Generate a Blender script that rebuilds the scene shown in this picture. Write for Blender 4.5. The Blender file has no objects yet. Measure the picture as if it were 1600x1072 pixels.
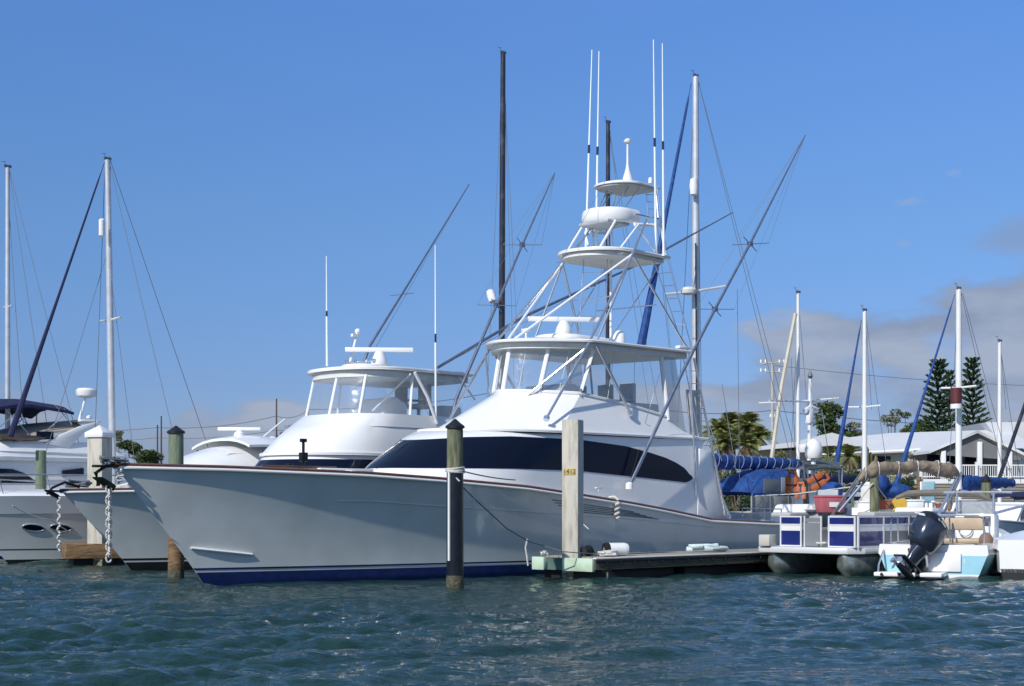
import bpy, bmesh, math, random
from mathutils import Vector, Matrix, noise
R = math.radians
random.seed(7)
scene = bpy.context.scene
C = scene.collection

# ------------------------------------------------------------------ camera, world, sun, exposure
F, YH, HC = 2300.0, 790.0, 1.7            # focal length in photo pixels, horizon row, eye height
cam = bpy.data.cameras.new('camera'); camo = bpy.data.objects.new('camera', cam); C.objects.link(camo)
camo.location = (0, 0, HC); camo.rotation_euler = (R(90), 0, 0)
cam.sensor_width = 36; cam.lens = 36 * F / 1600; cam.shift_y = (YH - 536) / 1600
cam.clip_start = 0.1; cam.clip_end = 6000
scene.camera = camo
SUN = Vector((-0.612, -0.79, 0)).normalized(); ELEV = R(37)
SUN = Vector((SUN.x * math.cos(ELEV), SUN.y * math.cos(ELEV), math.sin(ELEV)))
sl = bpy.data.lights.new('sun', 'SUN'); sl.energy = 4.2; sl.angle = R(0.53); sl.color = (1, 0.95, 0.87)
so = bpy.data.objects.new('sun', sl); C.objects.link(so); so.rotation_euler = SUN.to_track_quat('Z', 'Y').to_euler()
w = bpy.data.worlds.new('World'); scene.world = w; w.use_nodes = True
nt = w.node_tree; nt.nodes.clear(); N = nt.nodes.new; LK = nt.links.new
out = N('ShaderNodeOutputWorld'); bg = N('ShaderNodeBackground'); sky = N('ShaderNodeTexSky')
sky.sky_type = 'NISHITA'; sky.sun_disc = False; sky.sun_elevation = ELEV
sky.sun_rotation = math.atan2(SUN.x, SUN.y); sky.air_density = 1.0; sky.dust_density = 0.1; sky.ozone_density = 4.0
bg.inputs[1].default_value = 0.13
tc = N('ShaderNodeTexCoord'); sep = N('ShaderNodeSeparateXYZ'); LK(tc.outputs['Generated'], sep.inputs[0])
def wm(op, a, b=None, c=None, clamp=False):
    m = N('ShaderNodeMath'); m.operation = op; m.use_clamp = clamp
    for i, x in enumerate((a, b, c)):
        if x is None: continue
        if isinstance(x, (int, float)): m.inputs[i].default_value = x
        else: LK(x, m.inputs[i])
    return m.outputs[0]
# cloud bank: its top climbs to the right; noise breaks it up
fc = N('ShaderNodeFloatCurve'); cv = fc.mapping.curves[0]
def kx(k): return 0.5 + k          # direction.x -> 0..1
for i, (x, y) in enumerate([(0.0, .075), (kx(-.20), .070), (kx(-.03), .045), (kx(.09), .075), (kx(.16), .115), (kx(.23), .150), (kx(.34), .175), (1.0, .17)]):
    if i < 2:
        cv.points[i].location = (x, y)
    else:
        cv.points.new(x, y)
fc.mapping.update()
LK(wm('ADD', sep.outputs[0], 0.5, clamp=True), fc.inputs[1])
def wnoise(sc, det, sx=1, sz=1, off=0):
    mp = N('ShaderNodeMapping'); mp.inputs['Scale'].default_value = (sx, 1, sz); mp.inputs['Location'].default_value = (off, 0, off)
    LK(tc.outputs['Generated'], mp.inputs[0]); n = N('ShaderNodeTexNoise'); n.inputs['Scale'].default_value = sc
    n.inputs['Detail'].default_value = det; n.inputs['Roughness'].default_value = 0.55; LK(mp.outputs[0], n.inputs[0]); return n.outputs[0]
n1 = wnoise(9, 9, 1, 2.6); n2 = wnoise(14, 5, 1, 1.8, 3.1)
edge = wm('ADD', wm('SUBTRACT', fc.outputs[0], sep.outputs[2]), wm('MULTIPLY', wm('SUBTRACT', n1, 0.5), 0.26))
mask = wm('MULTIPLY', edge, 42, clamp=True)
mask = wm('MULTIPLY', mask, wm('MULTIPLY', wm('SUBTRACT', n2, 0.26), 5.0, clamp=True))
mask = wm('MULTIPLY', mask, 0.88)
spot = wm('MULTIPLY', wm('SUBTRACT', wm('ADD', 0.9, wm('MULTIPLY', wm('SUBTRACT', n1, .5), 2.2)), wm('ADD', wm('POWER', wm('MULTIPLY', wm('SUBTRACT', sep.outputs[0], .325), 22), 2), wm('POWER', wm('MULTIPLY', wm('SUBTRACT', sep.outputs[2], .171), 60), 2))), 1.2, clamp=True)
mask = wm('MAXIMUM', mask, wm('MULTIPLY', spot, 0.7))
mixc = N('ShaderNodeMix'); mixc.data_type = 'RGBA'
LK(mask, mixc.inputs[0])
hs = N('ShaderNodeMix'); hs.data_type = 'RGBA'; hs.blend_type = 'MULTIPLY'; hs.inputs[0].default_value = 1.0
tr = N('ShaderNodeValToRGB'); el = tr.color_ramp.elements; el[0].position = 0.0; el[0].color = (0.345, 0.385, 0.63, 1); el[1].position = 1.0; el[1].color = (1.9, 1.75, 1.5, 1)
for ps, cc in ((.082, (.392, .468, .706)), (.188, (.494, .636, .845)), (.317, (.583, .797, 1.107)), (.55, (1.5, 1.45, 1.35))):  # sky above the view made brighter and more neutral as added fill light
    e_ = el.new(ps); e_.color = (*cc, 1)
LK(sep.outputs[2], tr.inputs[0]); LK(tr.outputs[0], hs.inputs[7]); LK(sky.outputs[0], hs.inputs[6]); LK(hs.outputs[2], mixc.inputs[6])
cr = N('ShaderNodeMix'); cr.data_type = 'RGBA'; cr.inputs[6].default_value = (1.95, 2.35, 3.25, 1); cr.inputs[7].default_value = (2.95, 3.35, 4.2, 1)
LK(wm('MULTIPLY', wm('SUBTRACT', n1, 0.42), 5, clamp=True), cr.inputs[0])
LK(cr.outputs[2], mixc.inputs[7]); LK(mixc.outputs[2], bg.inputs[0]); LK(bg.outputs[0], out.inputs[0])
vs = scene.view_settings; vs.view_transform = 'Standard'; vs.look = 'None'; vs.gamma = 1; vs.use_curve_mapping = False; vs.exposure = 0.0

# ------------------------------------------------------------------ helpers
def P(px, py, Y): return Vector(((px - 800) / F * Y, Y, HC + (YH - py) / F * Y))
def lerp(a, b, t): return a + (b - a) * t
def interp(tab, x):
    if x <= tab[0][0]: return tab[0][1]
    for (x0, y0), (x1, y1) in zip(tab, tab[1:]):
        if x <= x1: return lerp(y0, y1, (x - x0) / (x1 - x0))
    return tab[-1][1]
class MB:
    def __init__(s): s.v = []; s.f = []
    def add(s, vs, fs):
        o = len(s.v); s.v += [Vector(v) for v in vs]; s.f += [[i + o for i in f] for f in fs]; return s
    def box(s, c, d, rz=0, m=None):
        x, y, z = d[0] / 2, d[1] / 2, d[2] / 2
        vs = [Vector((a * x, b * y, e * z)) for a in (-1, 1) for b in (-1, 1) for e in (-1, 1)]
        M = m or Matrix.Rotation(rz, 4, 'Z')
        return s.add([M @ v + Vector(c) for v in vs], [(0, 1, 3, 2), (4, 6, 7, 5), (0, 4, 5, 1), (2, 3, 7, 6), (0, 2, 6, 4), (1, 5, 7, 3)])
    def tube(s, pts, r, n=8, r2=None, flat=1.0):
        pts = [Vector(p) for p in pts]; k = len(pts); rings = []
        for i, p in enumerate(pts):
            d = (pts[min(i + 1, k - 1)] - pts[max(i - 1, 0)]).normalized()
            up = Vector((0, 0, 1)) if abs(d.z) < 0.95 else Vector((1, 0, 0))
            a = d.cross(up).normalized(); b = a.cross(d).normalized()
            rr = r if r2 is None else lerp(r, r2, i / (k - 1))
            if isinstance(r, (list, tuple)): rr = r[i]
            rings.append([p + a * rr * math.cos(2 * math.pi * j / n) + b * rr * flat * math.sin(2 * math.pi * j / n) for j in range(n)])
        vs = [v for g in rings for v in g]; fs = []
        for i in range(k - 1):
            for j in range(n):
                q = (j + 1) % n; fs.append((i * n + j, i * n + q, (i + 1) * n + q, (i + 1) * n + j))
        fs.append(tuple(range(n))[::-1]); fs.append(tuple(range((k - 1) * n, k * n)))
        return s.add(vs, fs)
    def lathe(s, prof, c=(0, 0, 0), n=16, m=None):
        vs = []; fs = []
        for r, z in prof: vs += [Vector((max(r, 1e-4) * math.cos(2 * math.pi * j / n), max(r, 1e-4) * math.sin(2 * math.pi * j / n), z)) for j in range(n)]
        for i in range(len(prof) - 1):
            for j in range(n):
                q = (j + 1) % n; fs.append((i * n + j, i * n + q, (i + 1) * n + q, (i + 1) * n + j))
        fs.append(tuple(range(n))[::-1]); fs.append(tuple(range((len(prof) - 1) * n, len(prof) * n)))
        if m: vs = [m @ v for v in vs]
        return s.add([v + Vector(c) for v in vs], fs)
    def sphere(s, c, r, n=14, sz=1.0):
        return s.lathe([(r * math.sin(math.pi * i / 8), -r * sz * math.cos(math.pi * i / 8)) for i in range(9)], c, n)
    def grid(s, rows, close=False):
        vs = [p for r in rows for p in r]; m = len(rows[0]); fs = []
        for i in range(len(rows) - 1):
            for j in range(m if close else m - 1):
                q = (j + 1) % m; fs.append((i * m + j, i * m + q, (i + 1) * m + q, (i + 1) * m + j))
        return s.add(vs, fs)
    def shell(s, rows, t):                       # grid with real thickness: offset vector t
        t = Vector(t); a = [[Vector(p) for p in r] for r in rows]; b = [[p + t for p in r] for r in a]
        s.grid(a); s.grid(b); k = len(rows[0]) - 1
        for r in (0, -1): s.grid([a[r], b[r]])
        s.grid([[r[0] for r in a], [r[0] for r in b]]); s.grid([[r[k] for r in a], [r[k] for r in b]]); return s
    def prism(s, outline, ext):                  # closed 3D outline extruded by a vector
        k = len(outline); e = Vector(ext); a = [Vector(p) for p in outline]
        return s.add(a + [p + e for p in a], [tuple(range(k))[::-1], tuple(range(k, 2 * k))] + [(i, (i + 1) % k, k + (i + 1) % k, k + i) for i in range(k)])
    def build(s, name, mat, parent=None, bevel=0, seg=2, smooth=True, angle=38, loc=None, merge=True):
        me = bpy.data.meshes.new(name); me.from_pydata([tuple(v) for v in s.v], [], s.f); me.update()
        bm = bmesh.new(); bm.from_mesh(me)
        if merge: bmesh.ops.remove_doubles(bm, verts=bm.verts, dist=1e-5)
        bmesh.ops.recalc_face_normals(bm, faces=bm.faces)
        if bevel:
            es = [e for e in bm.edges if len(e.link_faces) == 2 and e.calc_face_angle(0) > R(30)]
            bmesh.ops.bevel(bm, geom=es, offset=bevel, segments=seg, affect='EDGES', profile=0.5, clamp_overlap=True)
        bm.to_mesh(me); bm.free()
        if smooth:
            me.shade_smooth(); me.set_sharp_from_angle(angle=R(angle))
        o = bpy.data.objects.new(name, me); C.objects.link(o); me.materials.append(mat)
        if parent: o.parent = parent
        if loc is not None: o.location = loc
        return o
def tag(o, label=None, cat=None, group=None, kind=None):
    if label: o['label'] = label
    if cat: o['category'] = cat
    if group: o['group'] = group
    if kind: o['kind'] = kind
    return o
def thing(name, label, cat, loc=(0, 0, 0), rz=0, group=None):
    o = bpy.data.objects.new(name, None); C.objects.link(o); o.location = loc; o.rotation_euler = (0, 0, rz); o.empty_display_size = 0.3
    return tag(o, label, cat, group)
def copy_tree(o, parent=None):
    c = o.copy(); C.objects.link(c); c.parent = parent
    for ch in [x for x in o.children]: copy_tree(ch, c)
    return c

MC = {}
def mat(name, col, rough=0.5, metal=0.0, coat=0.0, var=0.0, vs=3.0, bump=0.0, bs=20.0, stretch=(1, 1, 1), col2=None, spec=0.5, lo=0.35, hi=0.65):
    if name in MC: return MC[name]
    m = bpy.data.materials.new(name); m.use_nodes = True; t = m.node_tree; b = t.nodes['Principled BSDF']
    b.inputs['Base Color'].default_value = (*col, 1); b.inputs['Roughness'].default_value = rough; b.inputs['Metallic'].default_value = metal
    b.inputs['Coat Weight'].default_value = coat; b.inputs['Coat Roughness'].default_value = 0.04; b.inputs['Specular IOR Level'].default_value = spec
    n = t.nodes.new; l = t.links.new
    tcn = n('ShaderNodeTexCoord'); mp = n('ShaderNodeMapping'); mp.inputs['Scale'].default_value = stretch; l(tcn.outputs['Object'], mp.inputs[0])
    if var or col2:
        nz = n('ShaderNodeTexNoise'); nz.inputs['Scale'].default_value = vs; nz.inputs['Detail'].default_value = 5; l(mp.outputs[0], nz.inputs[0])
        rp = n('ShaderNodeMapRange'); rp.inputs[1].default_value = lo; rp.inputs[2].default_value = hi; l(nz.outputs[0], rp.inputs[0])
        mx = n('ShaderNodeMix'); mx.data_type = 'RGBA'; l(rp.outputs[0], mx.inputs[0])
        c2 = col2 or tuple(x * (1 - var) for x in col)
        mx.inputs[6].default_value = (*col, 1); mx.inputs[7].default_value = (*c2, 1); l(mx.outputs[2], b.inputs['Base Color'])
    if bump:
        nb = n('ShaderNodeTexNoise'); nb.inputs['Scale'].default_value = bs; nb.inputs['Detail'].default_value = 4; l(mp.outputs[0], nb.inputs[0])
        bp = n('ShaderNodeBump'); bp.inputs['Strength'].default_value = 1; bp.inputs['Distance'].default_value = bump; l(nb.outputs[0], bp.inputs['Height']); l(bp.outputs[0], b.inputs['Normal'])
    MC[name] = m; return m
def clear_mat(name, tint=(0.93, 0.96, 0.98), gloss=0.16, haze=0.10):
    if name in MC: return MC[name]
    m = bpy.data.materials.new(name); m.use_nodes = True; t = m.node_tree; t.nodes.clear(); n = t.nodes.new; l = t.links.new
    o = n('ShaderNodeOutputMaterial'); tr = n('ShaderNodeBsdfTransparent'); tr.inputs[0].default_value = (*tint, 1)
    g = n('ShaderNodeBsdfGlossy'); g.inputs['Roughness'].default_value = 0.14; d = n('ShaderNodeBsdfDiffuse'); d.inputs[0].default_value = (0.75, 0.78, 0.8, 1)
    tcn = n('ShaderNodeTexCoord'); nz = n('ShaderNodeTexNoise'); nz.inputs['Scale'].default_value = 2.2; l(tcn.outputs['Object'], nz.inputs[0])
    bp = n('ShaderNodeBump'); bp.inputs['Distance'].default_value = 0.03; l(nz.outputs[0], bp.inputs['Height']); l(bp.outputs[0], g.inputs['Normal'])
    m1 = n('ShaderNodeMixShader'); m1.inputs[0].default_value = gloss; l(tr.outputs[0], m1.inputs[1]); l(g.outputs[0], m1.inputs[2])
    m2 = n('ShaderNodeMixShader'); m2.inputs[0].default_value = haze; l(m1.outputs[0], m2.inputs[1]); l(d.outputs[0], m2.inputs[2]); l(m2.outputs[0], o.inputs[0])
    MC[name] = m; return m

WHITE = mat('gelcoat_white', (0.80, 0.80, 0.79), 0.28, coat=0.4, var=0.04, vs=1.5)
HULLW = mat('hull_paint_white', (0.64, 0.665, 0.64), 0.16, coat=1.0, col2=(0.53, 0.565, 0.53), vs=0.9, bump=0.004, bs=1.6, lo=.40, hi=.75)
OFFW = mat('offwhite', (0.66, 0.66, 0.62), 0.45, var=0.1, vs=4)
GREYW = mat('grey_gel', (0.42, 0.45, 0.47), 0.4, var=0.1)
NAVYP = mat('navy_paint', (0.012, 0.022, 0.11), 0.2, coat=0.6, var=0.3, vs=5)
BLACKP = mat('black_bottom', (0.010, 0.012, 0.014), 0.5, var=0.3)
DGLASS = mat('dark_window', (0.004, 0.007, 0.020), 0.08, coat=0.0, bump=0.004, bs=0.9, spec=0.22)
TEAK = mat('teak_varnish', (0.16, 0.06, 0.025), 0.3, coat=0.5, var=0.45, vs=6, stretch=(0.4, 4, 4))
PIPE = mat('polished_pipe', (0.62, 0.64, 0.68), 0.22, metal=0.85, var=0.15, vs=8)
RIG = mat('anodised_outrigger', (0.24, 0.28, 0.36), 0.30, metal=0.8, var=0.2, vs=6)
PAINTPIPE = mat('white_pipe', (0.78, 0.79, 0.8), 0.3, coat=0.3)
ANTW = mat('antenna_white', (0.80, 0.86, 0.88), 0.35)
VINYL = clear_mat('clear_vinyl', gloss=.11)
VINYLD = clear_mat('smoked_vinyl', (0.55, 0.57, 0.58), 0.12, 0.28)
CANV = mat('white_canvas', (0.62, 0.62, 0.60), 0.8, var=0.25, vs=7, bump=0.02, bs=6)
BLUEC = mat('blue_canvas', (0.010, 0.07, 0.28), 0.75, col2=(0.006, 0.032, 0.14), vs=6, bump=0.03, bs=7)
NAVYC = mat('navy_canvas', (0.008, 0.014, 0.07), 0.8, var=0.4, vs=5, bump=0.02, bs=6)
TANC = mat('tan_canvas', (0.30, 0.235, 0.17), 0.85, var=0.45, vs=6, bump=0.05, bs=6)
GREENC = mat('grey_green_canvas', (0.09, 0.11, 0.10), 0.8, var=0.3)
WOODG = mat('treated_wood', (0.20, 0.21, 0.13), 0.85, col2=(0.08, 0.09, 0.05), vs=5, bump=0.02, bs=14, stretch=(4, 4, 0.5))
WOODGREEN = mat('green_wood', (0.12, 0.19, 0.125), 0.85, col2=(0.21, 0.23, 0.15), vs=5, bump=0.02, bs=14, stretch=(4, 4, 0.6))
WOODB = mat('weathered_wood', (0.26, 0.16, 0.075), 0.85, col2=(0.11, 0.065, 0.035), vs=4, bump=0.02, bs=10, stretch=(1, 1, 5))
CONC = mat('cream_piling', (0.52, 0.49, 0.41), 0.8, col2=(0.26, 0.245, 0.20), vs=3, bump=0.01, bs=20, stretch=(3, 3, 0.5), lo=0.45, hi=0.8)
BLACKV = mat('black_sleeve', (0.008, 0.012, 0.018), 0.3, var=0.4, vs=4, bump=0.006, bs=6)
RUBBER = mat('black_rubber', (0.012, 0.012, 0.013), 0.6, var=0.3)
PALEG = mat('pale_green_fascia', (0.50, 0.64, 0.50), 0.7, col2=(0.33, 0.42, 0.26), vs=3, lo=0.45, hi=0.8)
DWOOD = mat('dark_wet_wood', (0.045, 0.050, 0.035), 0.7, col2=(0.10, 0.09, 0.055), vs=3, bump=0.02, bs=9, stretch=(0.4, 0.4, 4))
DECKW = mat('dock_planks', (0.34, 0.31, 0.27), 0.85, col2=(0.2, 0.18, 0.15), vs=6, bump=0.01, bs=12)
ROPE = mat('rope_white', (0.68, 0.67, 0.62), 0.9, var=0.3, vs=30, bump=0.01, bs=60)
ROPEG = mat('rope_grey', (0.16, 0.18, 0.2), 0.9, var=0.3, vs=30)
WIRE = mat('rig_wire', (0.13, 0.15, 0.18), 0.5, metal=0.3)
MASTW = mat('mast_white', (0.76, 0.76, 0.74), 0.35, var=0.06)
MASTA = mat('mast_alu', (0.66, 0.67, 0.68), 0.35, metal=0.35, var=0.15, vs=3)
MASTD = mat('mast_dark', (0.022, 0.020, 0.024), 0.3, coat=0.3, col2=(0.085, 0.075, 0.08), vs=2.5, lo=0.5, hi=0.8)
OUTB = mat('outboard_grey', (0.028, 0.036, 0.055), 0.22, metal=0.3, coat=0.9)
OUTD = mat('outboard_dark', (0.008, 0.009, 0.013), 0.3, coat=0.5)
LBLUE = mat('light_blue_gel', (0.33, 0.62, 0.72), 0.25, coat=0.6, var=0.08)
SEAT = mat('tan_vinyl', (0.50, 0.38, 0.26), 0.6, var=0.15)
ALU = mat('aluminium_pontoon', (0.34, 0.38, 0.37), 0.42, metal=0.6, col2=(0.18, 0.21, 0.19), vs=4, bump=0.01, bs=3)
PBLUE = mat('blue_fence_panel', (0.014, 0.026, 0.17), 0.18, coat=0.6, var=0.3, vs=3, bump=0.015, bs=2.5)
ORANGE = mat('orange_foam', (0.45, 0.12, 0.04), 0.8, var=0.3, vs=8)
PINKR = mat('faded_red', (0.46, 0.12, 0.14), 0.6, var=0.15)
TERRA = mat('terracotta', (0.36, 0.11, 0.05), 0.8, var=0.2)
YELLOW = mat('yellow_plastic', (0.62, 0.40, 0.05), 0.5, var=0.2)
STONE = mat('seawall_concrete', (0.30, 0.30, 0.26), 0.9, var=0.4, vs=2, bump=0.02, bs=6)
ROOFW = mat('white_roof', (0.60, 0.61, 0.62), 0.6, var=0.05, vs=2)
WALLG = mat('grey_siding', (0.40, 0.39, 0.36), 0.8, var=0.12)
WALLW = mat('white_siding', (0.74, 0.74, 0.71), 0.7, var=0.06)
LOUV = mat('tan_louvre', (0.32, 0.30, 0.25), 0.8, var=0.2)
SHADEW = mat('porch_wall', (0.13, 0.135, 0.14), 0.8, var=0.15)  # wall colour darkened for the shade inside the open porch
BARK = mat('bark', (0.16, 0.12, 0.09), 0.9, var=0.4, vs=6)
def leafmat(name, a, b):
    return mat(name, a, 0.6, col2=b, vs=1.1, spec=0.3)
LEAF = leafmat('leaf_green', (0.095, 0.13, 0.04), (0.035, 0.06, 0.018))
LEAFO = leafmat('leaf_olive', (0.19, 0.18, 0.07), (0.08, 0.09, 0.03))
LEAFP = leafmat('palm_green', (0.28, 0.28, 0.09), (0.12, 0.15, 0.045))
LEAFD = leafmat('pine_dark', (0.022, 0.05, 0.022), (0.04, 0.075, 0.03))
DRYF = leafmat('dry_frond', (0.26, 0.19, 0.12), (0.08, 0.06, 0.035))

# ------------------------------------------------------------------ water, ground
def make_water():
    rnd = random.Random(3); wv = []
    for i in range(70):
        lam = 0.16 * (2.6 / 0.16) ** (rnd.random() ** 1.25); k = 2 * math.pi / lam
        th = R(-82) + rnd.gauss(0, 0.48)
        amp = 0.0088 * lam ** 0.72 * rnd.uniform(.6, 1.3)
        wv.append((k * math.cos(th), k * math.sin(th), rnd.uniform(0, 6.28), amp, lam))
    import numpy as np
    nr, nc = 860, 860; Ys = 2.5 * (70 / 2.5) ** (np.arange(nr) / (nr - 1)); ks = np.linspace(-0.55, 0.55, nc)
    Y = np.repeat(Ys[:, None], nc, 1); X = Y * ks[None, :]
    step = Y * 0.0039
    Z = np.zeros_like(X); dx = np.zeros_like(X); dy = np.zeros_like(X)
    for kx_, ky_, ph, am, lam in wv:
        fade = np.clip(lam / step / 2.2 - 0.6, 0, 1)
        p = kx_ * X + ky_ * Y + ph; kk = math.hypot(kx_, ky_)
        Z += am * np.sin(p) * fade; dx += -am * 0.75 * kx_ / kk * np.cos(p) * fade; dy += -am * 0.75 * ky_ / kk * np.cos(p) * fade
    # patchy gusts
    g = 0.75 + 0.45 * np.sin(X * 0.31 + 1.3 * np.sin(Y * .17)) * np.sin(Y * 0.23 + 0.9 * np.sin(X * .21) + 1)
    Z *= g
    # the outermost ring dips under the flat water round it
    Z[0, :] = -0.3; Z[-1, :] = -0.3; Z[:, 0] = -0.3; Z[:, -1] = -0.3
    co = np.stack([X + dx * g, Y + dy * g, Z], -1).reshape(-1, 3)
    idx = np.arange(nr * nc).reshape(nr, nc)
    fs = np.stack([idx[:-1, :-1], idx[:-1, 1:], idx[1:, 1:], idx[1:, :-1]], -1).reshape(-1, 4)
    me = bpy.data.meshes.new('water'); me.vertices.add(len(co)); me.vertices.foreach_set('co', co.ravel().astype('f4'))
    me.loops.add(fs.size); me.loops.foreach_set('vertex_index', fs.ravel().astype('i4'))
    me.polygons.add(len(fs)); me.polygons.foreach_set('loop_start', (np.arange(len(fs)) * 4).astype('i4')); me.polygons.foreach_set('loop_total', np.full(len(fs), 4, 'i4'))
    me.update(); me.validate(); me.shade_smooth()
    o = bpy.data.objects.new('water', me); C.objects.link(o)
    m = bpy.data.materials.new('water'); m.use_nodes = True; t = m.node_tree; b = t.nodes['Principled BSDF']; n = t.nodes.new; l = t.links.new
    b.inputs['Base Color'].default_value = (0.010, 0.050, 0.050, 1); b.inputs['Roughness'].default_value = 0.045; b.inputs['IOR'].default_value = 1.333
    tcn = n('ShaderNodeTexCoord'); mp = n('ShaderNodeMapping'); mp.inputs['Scale'].default_value = (0.55, 1.0, 1); l(tcn.outputs['Object'], mp.inputs[0])
    a1 = n('ShaderNodeTexNoise'); a1.inputs['Scale'].default_value = 5.0; a1.inputs['Detail'].default_value = 5; a1.inputs['Roughness'].default_value = 0.6; l(mp.outputs[0], a1.inputs[0])
    bp = n('ShaderNodeBump'); bp.inputs['Distance'].default_value = 0.085; l(a1.outputs[0], bp.inputs['Height']); l(bp.outputs[0], b.inputs['Normal'])
    cn = n('ShaderNodeTexNoise'); cn.inputs['Scale'].default_value = 0.25; l(mp.outputs[0], cn.inputs[0])
    mx = n('ShaderNodeMix'); mx.data_type = 'RGBA'; mx.inputs[6].default_value = (0.005, 0.026, 0.028, 1); mx.inputs[7].default_value = (0.016, 0.046, 0.036, 1)
    l(cn.outputs[0], mx.inputs[0]); l(mx.outputs[2], b.inputs['Base Color'])
    me.materials.append(m); tag(o, kind='structure')
    f = MB(); f.add([(-900, -300, -.16), (900, -300, -.16), (900, 95, -.16), (-900, 95, -.16)], [(0, 1, 2, 3)])
    o2 = f.build('water_outer', m); tag(o2, kind='structure')
make_water()
GZ = 0.9; LY = 62.0
gm = mat('ground', (0.16, 0.17, 0.09), 0.95, col2=(0.26, 0.24, 0.19), vs=0.4, bump=0.03, bs=3)
g = MB(); g.add([(-2500, LY + .4, GZ), (2500, LY + .4, GZ), (2500, 4000, GZ), (-2500, 4000, GZ)], [(0, 1, 2, 3)])
tag(g.build('ground', gm), kind='structure')
sw = MB().box((0, LY + .2, -0.05), (900, .4, 2.0)).build('seawall', STONE, bevel=.03)
tag(sw, 'long grey concrete seawall along the shore behind the boats', 'seawall')

# ------------------------------------------------------------------ boat frame
class Frame:
    """u runs aft from the stem at the waterline, v to port (towards the photographer), w up."""
    def __init__(s, O, th, tilt=0.0):
        s.O = O; s.th = R(th); s.a = (math.cos(s.th), math.sin(s.th)); s.n = (math.sin(s.th), -math.cos(s.th)); s.tilt = tilt
    def T(s, w): return s.tilt * min(1, max(0, (w - 2.4) / 1.2))
    def __call__(s, u, v, w): return Vector((u, -v, w - v * s.T(w)))
    def inv(s, px, py, v):           # image point on the plane v = const  ->  local vector
        k = (px - 800) / F; Ox, Oy = s.O
        u = (k * (Oy + s.n[1] * v) - (Ox + s.n[0] * v)) / (s.a[0] - k * s.a[1])
        Y = Oy + s.a[1] * u + s.n[1] * v
        return Vector((u, -v, HC + (YH - py) / F * Y))
def sh_s(s, q=.6, p=2.2): return (1 - (1 - min(s / q, 1)) ** p) * (1 - .07 * max(0, (s - .6) / .4) ** 2)
def sh_w(s): return (1 - (1 - min(s / .75, 1)) ** 1.9)
class Hull:
    def __init__(s, L, oh, sheer, Bs, Bw, pflare=2.0, side_p=1.1):
        s.L, s.oh, s.sheer, s.Bs, s.Bw, s.pf, s.sp = L, oh, sheer, Bs, Bw, pflare, side_p; s.wt = sheer[0][1]
    def ws(s, q): return interp(s.sheer, lerp(-s.oh, s.L, q))
    def pt(s, q, r, sg=1, off=0.0):
        ws = s.ws(q); w = r * ws
        us = -s.oh * (max(w, 0) / s.wt) ** 1.08 if w >= 0 else -w * 1.2
        u = lerp(us, s.L, q)
        p = lerp(s.pf, s.sp, min(1, q / .55))
        vw = sh_w(q) * s.Bw; v = vw + (sh_s(q) * s.Bs - vw) * max(r, 0) ** p
        if w < 0: v *= max(0.1, 1 + w * .9)
        return Vector((u, -sg * (v + off), w))
    def band(s, w0, w1, off, q0=0.0, q1=1.0, n=70, rows=2, rel=False):
        m = MB()
        for sg in (1, -1):
            rr = []
            for i in range(n + 1):
                q = lerp(q0, q1, i / n)
                a, b = (w0, w1) if rel else (w0 / s.ws(q), w1 / s.ws(q))
                lv = [a, a * .66, a * .33, 0, b * .5, b] if a < 0 else [lerp(a, b, j / rows) for j in range(rows + 1)]
                rr.append([s.pt(q, t_, sg, off) for t_ in lv])
            m.grid(rr)
        return m
    def body(s, w0, rows=22, n=80):
        m = MB(); ends = []
        for sg in (1, -1):
            rr = []
            for i in range(n + 1):
                q = (i / n) ** 1.25
                a = w0 / s.ws(q); lv = [a, a * .66, a * .33] + [j / rows for j in range(rows + 1)]
                rr.append([s.pt(q, t_, sg) for t_ in lv])
            m.grid(rr); ends.append(rr[-1])
        m.grid(ends); return m
    def deck(s, dz, n=40, mcount=6, q0=0.0, q1=1.0, camber=.05, inset=0.02):
        m = MB(); rr = []
        for i in range(n + 1):
            q = lerp(q0, q1, i / n); a = s.pt(q, 1, 1, -inset); h = s.ws(q) + dz
            rr.append([Vector((a.x, lerp(a.y, -a.y, j / mcount), h + camber * (1 - (2 * j / mcount - 1) ** 2))) for j in range(mcount + 1)])
        m.grid(rr); return m
    def rail(s, r, dz=0, off=0.0, q0=0.0, q1=1.0, n=90, flat=1.0, sides=8):
        m = MB()
        pts = []
        for i in range(n + 1):
            a = s.pt(lerp(q1, q0, i / n), 1, 1, off); a.z += dz; pts.append(a)
        if q0 == 0: pts[-1].y = 0
        p2 = [Vector((p.x, -p.y, p.z)) for p in pts]
        if q0 == 0: m.tube(pts + p2[::-1][1:], r, sides, flat=flat)
        else: m.tube(pts, r, sides, flat=flat); m.tube(p2, r, sides, flat=flat)
        return m
def plan(uf, uc, vc, ua, va, p=1.9, n1=14, n2=10):
    """port half-plan from nose to aft corner; (u,v) list"""
    o = [(uc - (uc - uf) * (1 - (i / n1) ** p), vc * (i / n1)) for i in range(n1 + 1)] if p < 5 else None
    o += [(lerp(uc, ua, i / n2), lerp(vc, va, i / n2)) for i in range(1, n2 + 1)]
    return o
def plan_e(uf, uc, vc, ua, va, n1=16, n2=10, ex=1.0):
    o = []
    for i in range(n1 + 1):
        t = i / n1 * math.pi / 2; o.append((uc - (uc - uf) * math.cos(t) ** ex, vc * math.sin(t) ** ex))
    o += [(lerp(uc, ua, i / n2), lerp(vc, va, i / n2)) for i in range(1, n2 + 1)]
    return o
def full(pl):   # mirrored: port aft -> nose -> starboard aft
    return [(u, v) for u, v in pl[::-1]] + [(u, -v) for u, v in pl[1:]]
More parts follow.
